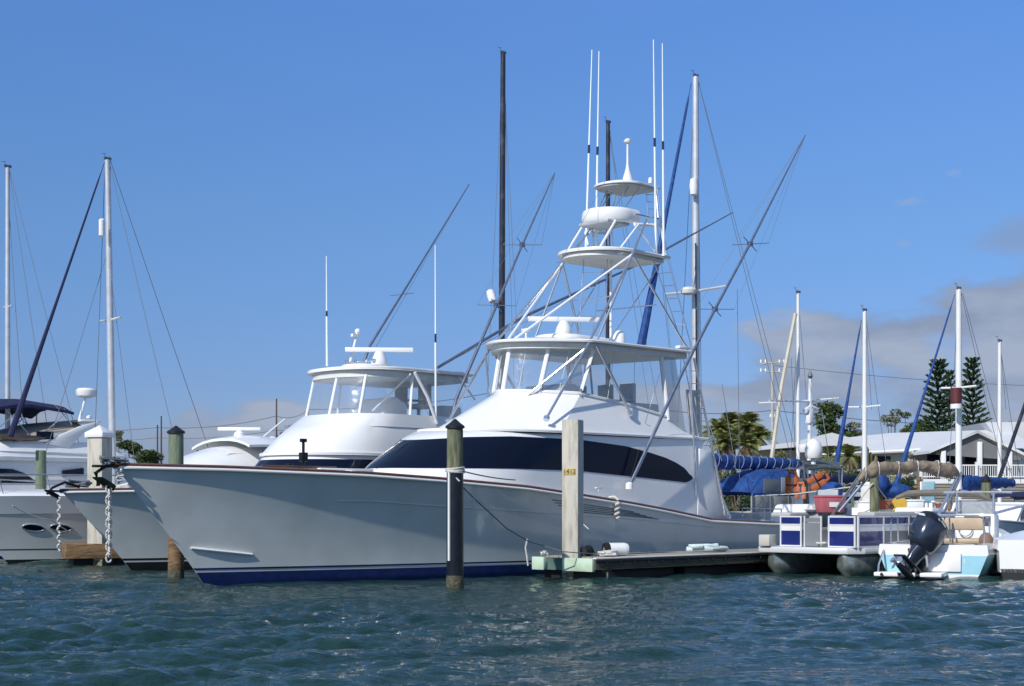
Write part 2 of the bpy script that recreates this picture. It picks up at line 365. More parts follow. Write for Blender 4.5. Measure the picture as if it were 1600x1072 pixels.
def slab(f, pl, w0, w1, edge=0.03, camber=0.0, inset=0.0, rows=5):
    """closed deck/roof slab from a half plan, rounded edge, cambered top"""
    m = MB(); n = len(pl)
    def ring(sc, w): # shrink towards the centreline middle
        cu = sum(p[0] for p in pl) / n
        return [f(cu + (u - cu) * sc, v * sc, w) for u, v in full(pl)]
    h = w1 - w0; R_ = max(abs(p[1]) for p in pl)
    prof = [(1 - inset, w0), (1 - edge / R_ * .3, w0 + h * .12), (1, w0 + h * .5), (1 - edge / R_ * .3, w1 - h * .12), (1 - edge / R_, w1)]
    for i in range(1, rows + 1):
        t = i / rows; prof.append(((1 - edge / R_) * (1 - t * .97), w1 + camber * (1 - (1 - t) ** 2)))
    m.grid([ring(a, b) for a, b in prof], close=True)
    r0 = ring(1 - inset, w0); m.add(r0, [tuple(range(len(r0)))])
    r1 = ring(prof[-1][0], prof[-1][1]); m.add(r1, [tuple(range(len(r1)))]); return m
def pipe(name, pts, r, m, parent, n=8, r2=None): return MB().tube(pts, r, n, r2).build(name, m, parent)

# ------------------------------------------------------------------ the two sport fishing yachts
def chair(f, u, v, w, parent):
    m = MB(); m.box(f(u, v, w + .55), (.5, .52, .14)); m.box(f(u + .24, v, w + .9), (.12, .5, .62)); m.tube([f(u, v, w), f(u, v, w + .5)], .06)
    for s in (-1, 1): m.box(f(u, v + s * .28, w + .75), (.42, .07, .07))
    m.build('helm_chair', GREYW, parent, bevel=.03)
def ladder(name, A0, A1, B0, B1, n, parent, r=.016, rr=.011, skip=0):
    m = MB(); m.tube([A0, A1], r); m.tube([B0, B1], r)
    for i in range(1 + skip, n): t = i / n; m.tube([A0.lerp(A1, t), B0.lerp(B1, t)], rr, 6)
    return m.build(name, PIPE, parent)
def open_array(f, c, L, yaw, parent, ped=.34, s=1.0):
    c = Vector(c); b = MB().lathe([(.22 * s, 0), (.24 * s, .05), (.20 * s, .2), (.13 * s, ped), (.09 * s, ped + .04)], c, 16).build('radar_pedestal', WHITE, parent)
    m = MB(); M = Matrix.Rotation(yaw, 4, 'Z'); z = ped + .09
    m.box(c + Vector((0, 0, z)), (L, .12 * s, .13 * s), m=M)
    m.build('radar_scanner', WHITE, b, bevel=.03)
    return b
def big_yacht():
    f = Frame((-6.61, 31.53), 44, 0.02); V = f.inv
    Y = thing('sportfishing_yacht', 'large white sportfishing yacht with a tall tuna tower and long dark side window', 'yacht', (-6.61, 31.53, 0), f.th)
    H = Hull(18.2, 2.11, [(-2.11, 2.52), (0, 2.49), (3.0, 2.40), (4.9, 2.29), (7.3, 2.13), (9.3, 1.91), (10.9, 1.74), (12.2, 1.58), (13.4, 1.42), (14.2, 1.31), (17.2, 1.2), (18.2, 1.19)], 2.42, 2.2, 2.3)
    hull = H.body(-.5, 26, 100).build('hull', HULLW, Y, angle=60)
    H.band(-.5, .27, .016, rows=5).build('boot_stripe', NAVYP, hull, angle=60)
    H.band(.325, .365, .012).build('pin_stripe', NAVYP, hull, angle=60)
    H.deck(-.03, q1=.78).build('foredeck', WHITE, hull)
    H.deck(-.75, q0=.77, q1=.995, camber=0, inset=.1).build('cockpit_sole', OFFW, hull)
    H.rail(.035, -.04, .012, sides=8).build('rub_rail', WHITE, hull)
    H.rail(.05, .025, -.02, q1=.80, flat=.7).build('toe_rail', TEAK, hull)
    H.rail(.05, .03, -.06, q0=.80, q1=.998, flat=.6).build('covering_board', TEAK, hull)
    # knuckle line and vent slats on both topsides
    def onhull(u, w, sg, off):
        q = 0.5
        for _ in range(12):
            p = H.pt(q, w / H.ws(q), sg, off); q = min(.999, max(.001, q + (u - p.x) / (H.L + 1)))
        return H.pt(q, w / H.ws(q), sg, off)
    for sg in (1, -1):
        tab = [(3.37, 1.80), (4.95, 1.70), (8.7, 1.50), (11.5, 1.34), (14.5, 1.12)]
        pts = [onhull(lerp(2.6, 14.5, i / 40), interp(tab, lerp(2.6, 14.5, i / 40)), sg, .004) for i in range(41)]
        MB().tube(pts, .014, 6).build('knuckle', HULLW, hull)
        for k in range(5):
            u0, u1 = 8.3 + .12 * k, 11.2 + .25 * k
            pts = []
            for i in range(17):
                u = lerp(u0, u1, i / 16); top = interp(H.sheer, u) - .15; bot = interp(tab, u) + .05
                pts.append(onhull(u, lerp(top, bot, (k + .5) / 5), sg, .003))
            MB().tube(pts, .012, 6, flat=1).build('hull_vent', mat('vent_dark', (.13, .16, .18), .4), hull)
        sp = [(.05, .93), (.5, .86), (1.2, .78), (2.0, .72), (3.2, .62)]
        pts = [onhull(lerp(-.36, .95, i / 14), lerp(.80, .64, i / 14), sg, .015 + .03 * math.sin(math.pi * i / 14)) for i in range(15)]
        MB().tube(pts, .034, 8, flat=.8).build('spray_rail', WHITE, hull)
    # bow fittings
    wl = MB(); p = f(2.4, .3, 2.44)
    wl.tube([p, p + Vector((0, 0, .75))], .035); wl.box(p + Vector((0, 0, .35)), (.16, .14, .2)); wl.box(p + Vector((0, 0, .72)), (.14, .1, .08)); wl.lathe([(.12, 0), (.12, .1), (.07, .14), (.09, .2)], p + Vector((-.3, .12, 0)), 12)
    wl.build('windlass', mat('black_metal', (.012, .012, .014), .4, metal=.4), hull, bevel=.01)
    m = MB(); m.box(f(1.2, .6, 2.50), (1.9, .22, .09)); m.box(f(3.1, .9, 2.49), (1.5, .2, .09)); m.build('deck_chock', WHITE, hull, bevel=.02)
    m = MB(); m.box(f(1.9, .85, 2.545), (2.0, .06, .06)); m.build('deck_pole', TEAK, hull, bevel=.015)
    DGM = mat('dark_green_metal', (.012, .022, .016), .5, metal=.3); an = MB()
    an.box(f(-2.28, 0, 2.50), (.60, .12, .05)); an.tube([f(-1.75, 0, 2.56), f(-2.3, 0, 2.50), f(-2.52, 0, 2.36), f(-2.46, 0, 2.10)], [.035, .035, .04, .05]); a_ = an.build('anchor', DGM, hull, bevel=.008)
    fl = MB()
    for sg in (1, -1): fl.prism([f(-2.60, 0, 2.28), f(-2.15, sg * .02, 2.02), f(-2.22, sg * .26, 2.12), f(-2.48, sg * .20, 2.28)], (0.015, 0, -.03))
    fl.build('fluke', DGM, a_)
    rnd = random.Random(8); pp = [f(-2.15 + rnd.uniform(-.32, .30), rnd.uniform(-.16, .2), 2.54 + rnd.uniform(0, .16)) for i in range(20)]
    pq = [pp[i].lerp(pp[i + 1], j / 3) for i in range(19) for j in range(3)]; MB().tube(pq, .028, 6).build('dark_line', ROPEG, a_)
    wq = [f(-2.05 + .08 * math.sin(i * 1.7), .12 + .05 * math.cos(i * 1.3), 2.44 - .025 * i) for i in range(12)]; MB().tube(wq, .025, 6).build('white_line', ROPE, a_)
    # deckhouse
    hl = [(1.2, 4.05, 7.6, 2.12, 14.2, 2.12), (2.3, 4.4, 7.9, 2.08, 14.3, 2.1), (2.7, 4.9, 8.2, 2.06, 14.35, 2.08), (3.3, 5.85, 8.8, 2.02, 14.45, 2.04), (3.52, 6.35, 9.2, 2.0, 14.5, 2.02)]
    def hp(w):
        for A, B in zip(hl, hl[1:]):
            if w <= B[0]: t = max(0, (w - A[0]) / (B[0] - A[0])); return [lerp(A[i], B[i], t) for i in range(6)]
        return list(hl[-1])
    def hpt(k, w, sg=1, off=0):
        L = hp(w); pl = plan_e(L[1], L[2], L[3], L[4], L[5], 24, 24)
        i = k * (len(pl) - 1); a = int(min(i, len(pl) - 2)); t = i - a
        u = lerp(pl[a][0], pl[a + 1][0], t); v = lerp(pl[a][1], pl[a + 1][1], t)
        du, dv = pl[a + 1][0] - pl[a][0], pl[a + 1][1] - pl[a][1]; d = math.hypot(du, dv)
        return f(u - off * dv / d, sg * (v + off * du / d), w)
    m = MB(); ks = [i / 60 for i in range(61)]
    wsv = [1.2, 1.8, 2.3, 2.5, 2.7, 2.95, 3.2, 3.36, 3.52]
    def hlow(k, w, sg):
        p = hpt(k, w, sg); wl = interp(H.sheer, p.x) - .18
        return hpt(k, max(w, wl), sg)
    def hall(w): return [hlow(k, w, 1) for k in ks[::-1]] + [hlow(k, w, -1) for k in ks[1:]]
    rows = [hall(w_) for w_ in wsv]; m.grid(rows); r = rows[-1]; m.add(r, [tuple(range(len(r)))])
    m.grid([[q[0] for q in rows], [q[-1] for q in rows]])
    house = m.build('deckhouse', WHITE, Y, angle=50)
    # long wraparound window
    tlo = [(4.0, 2.60), (5.2, 2.58), (7.3, 2.59), (9.5, 2.57), (11.9, 2.43), (13.7, 2.32)]
    thi = [(4.0, 3.20), (5.4, 3.36), (6.4, 3.40), (9.0, 3.37), (10.9, 3.26), (12.0, 3.11), (12.7, 2.99), (13.2, 2.86), (13.55, 2.73), (13.78, 2.59), (13.88, 2.48)]
    def kof(u, w):
        lo, hi = 0.0, 1.0
        for _ in range(22):
            mid = (lo + hi) / 2
            if hpt(mid, w).x < u: lo = mid
            else: hi = mid
        return lo
    for sg in (1, -1):
        rr = []
        for i in range(90):
            t = i / 89
            # walk the surface: nose region by arc parameter, side by u
            uu = lerp(0, 1, t); kk = t * kof(13.92, 2.4)
            u_ref = hpt(kk, 2.6).x; col = []
            lo_, hi_ = interp(tlo, u_ref), interp(thi, u_ref)
            if t > .975: lo_ += .10 * ((t - .975) / .025) ** 2; hi_ = max(hi_, lo_ + .01)
            for j in range(7): col.append(hpt(kk, lerp(lo_, hi_, j / 6), sg, .012))
            rr.append(col)
        MB().grid(rr).build('side_window', DGLASS, house, angle=60)
        for uu in (11.5,):
            ww = interp(thi, uu); k0 = kof(uu, 2.6)
            MB().tube([hpt(k0, interp(tlo, uu), sg, .013), hpt(k0, ww, sg, .013)], .02, 6).build('window_joint', BLACKP, house)
        # wing running down to the cockpit
        o = [(14.2, 3.28), (14.75, 3.2), (14.95, 2.6), (15.25, 1.9), (15.6, 1.38), (15.5, 1.12), (14.1, 1.1)]
        m = MB().prism([f(a, sg * 2.13, b) for a, b in o], f(0, -sg * .1, 0)); m.build('side_wing', WHITE, house, bevel=.02)
    MB().tube([hpt(0, 2.58, 1, .015), hpt(0, 3.2, 1, .015)], .014, 6).build('window_mullion', BLACKP, house)
    m = MB(); m.box(f(14.6, 0, 1.6), (.06, 2.6, 1.9)); m.build('cabin_door', DGLASS, house)
    # brow
    pl = plan_e(6.55, 9.0, 2.1, 15.05, 2.06)
    slab(f, pl, 3.53, 3.60, .03).build('brow', WHITE, Y, angle=50)
    pl2 = plan_e(6.62, 9.0, 2.06, 14.2, 2.0); slab(f, pl2, 3.505, 3.53, .01).build('brow_shadow_strip', BLACKP, house)  # solid black strip standing in for the shade under the brow
    # flybridge: pointed front, crease at the port and starboard corner
    def fb(k, t, sg=1, off=0):
        b = plan(6.75, 8.95, 2.0, 14.6, 2.0, 1.5, 20, 20)   # base plan at w=3.5
        c = plan(8.85, 10.1, 1.55, 14.1, 1.80, 1.6, 20, 20)   # coaming plan
        i = k * 40; a = int(min(i, 39)); x = i - a
        B = [lerp(b[a][q], b[a + 1][q], x) for q in (0, 1)]; T_ = [lerp(c[a][q], c[a + 1][q], x) for q in (0, 1)]
        u, v = lerp(B[0], T_[0], t), lerp(B[1], T_[1], t)
        wt = interp([(9, 4.60), (10.1, 4.55), (11.7, 4.36), (13.3, 4.08), (14.1, 3.62)], T_[0])
        return f(u, sg * (v + off), lerp(3.6, wt, t))
    ks = [i / 60 for i in range(61)]; ts = [0, .12, .3, .5, .7, .9, 1.0]
    m = MB(); rows = [[fb(k, t, 1) for k in ks[::-1]] + [fb(k, t, -1) for k in ks[1:]] for t in ts]; m.grid(rows)
    inner = [f(p.x + (.10 if abs(p.y) < 1.5 else 0), -p.y * .955, p.z + p.y * 0) for p in rows[-1]]
    inner = [Vector((p.x + .06, p.y * .95, p.z)) for p in rows[-1]]; low = [Vector((p.x, p.y, 3.75)) for p in inner]
    m.grid([rows[-1], inner, low]); m.add(low, [tuple(range(len(low)))])
    fly = m.build('flybridge', WHITE, Y, angle=24)
    # rolled coaming edge
    MB().tube([p + Vector((0, 0, .02)) for p in rows[-1]][6:-6], .035, 6).build('coaming_roll', WHITE, fly)
    # console, seats
    cs = MB(); cs.prism([f(10.4, -.75, 3.8), f(11.1, -.75, 3.8), f(11.1, -.75, 4.6), f(10.8, -.75, 4.86), f(10.4, -.75, 4.86)], f(0, 1.5, 0)); cs.build('helm_console', GREYW, fly, bevel=.04)
    for v in (-.8, .2, 1.0): chair(f, 12.3, v, 3.78, fly)
    st = MB(); st.box(f(12.6, 1.3, 4.1), (1.2, .5, .7)); st.build('bench_seat', GREYW, fly, bevel=.05)
    # hardtop
    ht = plan(8.75, 10.15, 1.95, 14.2, 1.95, 1.7); HW = 5.88
    hard = slab(f, ht, HW, HW + .07, .05, .15).build('hardtop', WHITE, Y, angle=45)
    pl = [(u * .94 + .7, v * .93) for u, v in ht]; slab(f, pl, HW - .16, HW + .004, .02).build('headliner', OFFW, hard, angle=45)
    pl = plan_e(10.3, 11.0, .75, 12.9, .6); slab(f, pl, HW + .12, HW + .34, .12, .05).build('roof_pod', WHITE, hard, angle=50)
    # windscreen posts and clear panels
    def top(k, sg=1): # foot of the hardtop underside matching coaming parameter
        c = plan(9.1, 10.5, 1.66, 13.7, 1.74, 1.6, 20, 20); i = k * 40; a = int(min(i, 39)); x = i - a
        return f(lerp(c[a][0], c[a + 1][0], x), sg * lerp(c[a][1], c[a + 1][1], x), HW - .12)
    kf = .5; ka = .93
    for sg in (1, -1):
        for (k0, k1) in ((0.0, .27), (.27, .5), (.5, .9)):
            rr = [[fb(lerp(k0, k1, i / 10), 1, sg).lerp(top(lerp(k0, k1, i / 10), sg), j / 4) + Vector((0, 0, .01)) for j in range(5)] for i in range(11)]
            pn = MB().grid(rr).build('clear_panel', VINYL, fly, angle=60)
            for q_ in ((.5,) if k1 < .6 else (.33, .66)):
                c_ = rr[int(q_ * 10)]; MB().tube([c_[0].lerp(c_[4], .04), c_[0].lerp(c_[4], .96)], .008, 5).build('zip', OFFW, pn)
        rr = [[fb(lerp(.9, .99, i / 5), 1, sg).lerp(top(lerp(.9, .99, i / 5), sg), j / 4) for j in range(5)] for i in range(6)]
        MB().grid(rr).build('aft_drape', VINYLD, fly)
    for sg, k in ((1, 0), (1, .27), (-1, .27), (1, .5), (-1, .5), (1, .9), (-1, .9)):
        a, b = fb(k, 1, sg), top(k, sg); wd = .07 if k < .9 else .075
        MB().tube([a - Vector((0, 0, .05)), a.lerp(b, .12), b], wd, 8, flat=.6).build('windscreen_post', PAINTPIPE, fly)
    rl = [fb(k / 60 * .9, 1, 1) + Vector((0, 0, .05)) for k in range(61)]; rl2 = [fb(k / 60 * .9, 1, -1) + Vector((0, 0, .05)) for k in range(61)]
    MB().tube(rl[::-1] + rl2[1:], .03, 6).build('sill_frame', PAINTPIPE, fly)
    tl = [top(k / 60 * .9, 1) for k in range(61)]; tl2 = [top(k / 60 * .9, -1) for k in range(61)]
    MB().tube(tl[::-1] + tl2[1:], .035, 6).build('head_frame', PAINTPIPE, fly)
    # white canvas curtain at the aft port corner
    rr = []
    for i in range(13):
        t = i / 12; A = f(14.05 + .75 * t, 1.75 - .1 * t, 4.9); B = f(14.3 + .55 * t, 1.75 - .1 * t, 3.55); off = Vector((0, .05 * math.sin(t * 19), 0))
        A = A if t > 0.02 else f(14.1, 1.75, 4.9)
        rr.append([(A + off * .4) if j == 0 else A.lerp(B, j / 5) + off for j in range(6)])
    MB().shell(rr, (.01, .01, 0)).build('canvas_curtain', CANV, fly)
    # radar etc. on the hardtop
    open_array(f, f(11.0, .1, HW + .34), 1.95, -R(44) + R(6), hard, .34)
    MB().lathe([(.17, 0), (.18, .2), (.16, .33), (.10, .41), (.02, .44)], f(12.7, .55, HW + .15), 16).build('satellite_dome', WHITE, hard)
    m = MB(); m.tube([f(9.6, .1, HW + .14), f(9.6, .1, HW + .3)], .035); m.box(f(9.6, .1, HW + .36), (.1, .26, .1)); m.build('camera_mount', WHITE, hard, bevel=.02)
    m = MB(); m.box(f(13.9, 1.8, HW + .14), (.5, .16, .08)); m.build('spotlight', WHITE, hard, bevel=.03)
    # ---- tower
    TW = 8.52
    tp = plan_e(11.45, 12.5, 1.22, 14.2, 1.12)
    tower = slab(f, tp, TW, TW + .09, .05, .06).build('tuna_tower', WHITE, Y, angle=45)
    pl = [(u * .92 + 1.0, v * .88) for u, v in tp]; slab(f, pl, TW - .12, TW + .003, .03).build('platform_underside', OFFW, tower, angle=45)
    def leg(pts, r=.034, m_=PIPE, name='leg', both=True):
        for sg in ((1, -1) if both else (1,)):
            pipe(name, [f(u, sg * v, w_) for u, v, w_ in pts], r, m_, tower)
    ap = (12.4, 1.3, 8.42)
    leg([(8.62, 1.82, 3.9), (10.1, 1.86, 5.86), ap, (13.3, 1.0, 9.5)], .036)
    leg([ap, (13.8, 1.85, 6.2), (14.1, 1.85, 5.93)], .032)
    leg([ap, (9.15, .12, 5.97)], .034, PAINTPIPE)
    leg([ap, (11.1, 1.2, 6.0)], .03)
    leg([(10.35, 1.88, 5.8), (11.65, 1.86, 4.17)], .04)
    leg([(10.0, 1.86, 5.72), (8.98, .62, 4.42)], .028)
    leg([(14.0, 1.93, 5.85), (14.0, 2.18, 1.95)], .028)
    leg([(14.2, 1.93, 5.75), (15.12, 2.27, 1.5)], .034)
    leg([(8.62, 1.82, 3.92), (8.58, 1.84, 3.84)], .08, PIPE, 'leg_foot')
    leg([(11.65, 1.86, 4.2), (11.67, 1.87, 4.1)], .07, PIPE, 'leg_foot')
    leg([(15.12, 2.27, 1.56), (15.13, 2.27, 1.44)], .07, PIPE, 'leg_foot')
    pipe('centre_pole', [f(12.75, .2, 5.95), f(12.75, .2, TW - .1)], .035, PAINTPIPE, tower)
    ladder('ladder', f(11.9, -.2, 6.05), f(12.1, -.2, TW - .1), f(12.4, .3, 6.05), f(12.5, .3, TW - .1), 6, tower)
    ladder('ladder', V(1022, 408, 1.1), V(1068, 545, 1.5), V(1043, 405, 1.2), V(1082, 548, 1.8), 7, tower)
    ladder('ladder', V(1068, 560, 1.9), V(1102, 735, 1.95), V(1084, 560, 1.95), V(1120, 735, 2.05), 9, tower)
    for a_, b_ in (((12.1, 1.25, TW - .1), (12.1, -1.25, TW - .1)), ((13.6, 1.1, 7.2), (13.6, -1.1, 7.2)), ((12.0, .95, 7.3), (12.0, -.95, 7.3)), ((13.9, 1.05, TW - .1), (11.9, .9, 6.1)), ((13.9, -1.05, TW - .1), (11.9, -.9, 6.1))):
        pipe('brace', [f(*a_), f(*b_)], .016, PIPE, tower)
    for a_, b_ in (((13.9, 1.0, 9.5), (14.15, 1.9, 5.95)), ((13.9, -1.0, 9.5), (14.15, -1.9, 5.95)), ((12.4, .3, 10.5), (9.3, .1, 6.0)), ((14.2, .5, 10.5), (14.6, .9, 5.2))):
        pipe('tower_wire', [f(*a_), f(*b_)], .006, WIRE, tower, 4)
    # crow's nest
    bb = plan_e(12.25, 12.9, .70, 13.3, .68); belt = MB()
    ring = full(bb); cu = 12.9; rows = []
    for j in range(12):
        t = 2 * math.pi * j / 12; rows.append([f(cu + (u - cu) * (1 + .12 * math.cos(t)), v * (1 + .12 * math.cos(t)), 9.60 + .20 * math.sin(t)) for u, v in ring])
    rows.append(rows[0]); belt.grid(rows)
    for e in (0, -1): belt.add([r_[e] for r_ in rows[:-1]], [tuple(range(12))])
    belt.build('padded_belly_band', WHITE, tower, angle=60)
    c2 = MB(); c2.box(f(12.7, 0, 9.4), (.9, 1.1, .1)); c2.box(f(12.6, 0, 9.62), (.5, .9, .3)); c2.build('control_pod', GREYW, tower, bevel=.04)
    for sg in (1, -1):
        pipe('tower_rail', [f(13.0, sg * .85, 9.35), f(13.85, sg * .95, 9.42)], .05, PAINTPIPE, tower)
        pipe('tower_rail', [f(13.1, sg * .8, 9.65), f(13.9, sg * .95, 9.62)], .022, PIPE, tower)
    leg([(11.85, .62, TW + .08), (12.5, .60, 9.42)], .035, PAINTPIPE, 'strut')
    leg([(11.95, .4, TW + .08), (12.75, .5, 9.42)], .022, PIPE, 'strut')
    leg([(13.0, 1.0, 9.35), (12.7, .5, TW + .1)], .024, PAINTPIPE, 'strut')
    leg([(13.0, .8, 9.4), (13.9, .9, TW + .1)], .024, PAINTPIPE, 'strut')
    leg([(13.9, .95, 9.6), (14.05, 1.05, TW + .1)], .026, PAINTPIPE, 'strut')
    leg([(12.7, .35, TW + .1), (12.6, .35, 9.35)], .02, PIPE, 'strut')
    leg([(12.7, .3, 9.75), (13.3, .4, 10.52)], .018, PIPE, 'strut')
    leg([(12.9, .5, 9.75), (13.6, .5, 10.5)], .018, PIPE, 'strut')
    leg([(13.9, .92, 9.6), (14.0, .75, 10.5)], .022, PIPE, 'strut')
    ladder('ladder', f(13.75, .7, 9.5), f(13.75, .6, 10.5), f(14.0, .95, 9.5), f(14.0, .8, 10.5), 5, tower)
    sp = plan_e(12.7, 13.3, .76, 14.3, .68)
    ss = slab(f, sp, 10.52, 10.58, .03, .10).build('sunshade', WHITE, tower, angle=50)
    slab(f, [(u * .95 + .68, v * .9) for u, v in sp], 10.47, 10.522, .02).build('sunshade_lining', OFFW, tower)
    MB().lathe([(.16, 0), (.12, .15), (.06, .34), (.035, .5), (.03, 1.05), (.03, 1.1)], f(13.5, .15, 10.68), 14).build('antenna_mast', WHITE, tower)
    MB().lathe([(.03, 0), (.10, .03), (.11, .08), (.05, .13)], f(13.5, .15, 11.74), 14).build('gps_dome', WHITE, tower)
    MB().lathe([(.06, 0), (.06, .12), (.03, .16)], f(14.0, .55, 10.66), 10).build('light_dome', WHITE, tower)
    for (b, t, v, v2) in (((915, 402), (925, 78), -.95, -.95), ((931, 405), (936, 80), -.5, -.5), ((1025, 396), (1021, 62), 1.0, 1.0), ((1037, 400), (1035, 68), 1.15, 1.15)):
        A, B = V(b[0], b[1], v), V(t[0], t[1], v2)
        an = MB().tube([A, A.lerp(B, .5)], .034, 8, .028).build('whip_antenna', ANTW, tower)
        MB().tube([A.lerp(B, .5), A.lerp(B, .54)], .034, 8).build('ferrule', NAVYP, an)
        MB().tube([A.lerp(B, .54), B], .024, 8, .014).build('whip', ANTW, an)
    # outriggers
    for sg, pts in ((1, [(11.14, 2.3, 2.2), (13.06, 2.5, 5.33), (14.26, 2.6, 7.03), (15.55, 2.8, 8.92), (17.86, 3.0, 12.27)]),
                    (-1, [(8.9, 2.15, 3.6), (9.32, 2.3, 4.53), (11.10, 2.6, 7.24), (12.3, 2.8, 9.1), (13.84, 3.0, 11.43)])):
        p = [f(u, sg * v, w_) for u, v, w_ in pts]
        og = MB().tube(p, [.045, .045, .04, .032, .016], 8).build('outrigger', RIG, Y)
        for i, L_ in ((2, .62), (3, .62)):
            d = (p[i] - p[i - 1]).normalized(); sd = d.cross(Vector((0, 0, 1))).normalized(); up = sd.cross(d)
            m = MB(); m.tube([p[i] - sd * L_ + up * .1, p[i] + sd * L_ - up * .1], .012, 6); m.tube([p[i] - up * .3, p[i] + up * .3], .012, 6); m.box(p[i], (.12, .12, .12)); m.build('spreader', RIG, og)
            tip = p[-1]; m = MB()
            for e in (p[i] - sd * L_ + up * .1, p[i] + sd * L_ - up * .1): m.tube([e, tip], .0045, 4)
            m.build('stay_wire', WIRE, og)
        m = MB(); m.tube([p[1] + Vector((.05, .06, 0)), p[-1] + Vector((.03, .04, 0))], .006, 4); m.build('halyard', WIRE, og)
        m = MB(); m.lathe([(.1, -.08), (.1, .06), (.05, .1)], p[0], 10); m.build('outrigger_foot', WHITE, og)
    m = MB(); m.tube([V(1030, 585, 2.2), V(1008, 662, 2.1), V(1016, 666, 2.1)], .012, 6); m.build('grab_rail', PIPE, Y)
    # cockpit rails and cleats
    for s_ in (1, -1):
        m = MB()
        m.tube([f(16.0, s_ * 2.2, 1.4), f(16.0, s_ * 2.2, 1.62), f(17.9, s_ * 2.15, 1.60), f(17.9, s_ * 2.15, 1.35)], .018, 6); m.tube([f(17.0, s_ * 2.2, 1.3), f(17.0, s_ * 2.2, 1.6)], .015, 6)
        m.build('cockpit_rail', PIPE, Y)
    m = MB(); c = V(935, 768, 2.36); m.tube([c, c + Vector((0, 0, .08))], .03); m.box(c + Vector((0, 0, .09)), (.22, .05, .04)); m.build('cleat', WHITE, Y, bevel=.01)
    return f
FM = big_yacht()

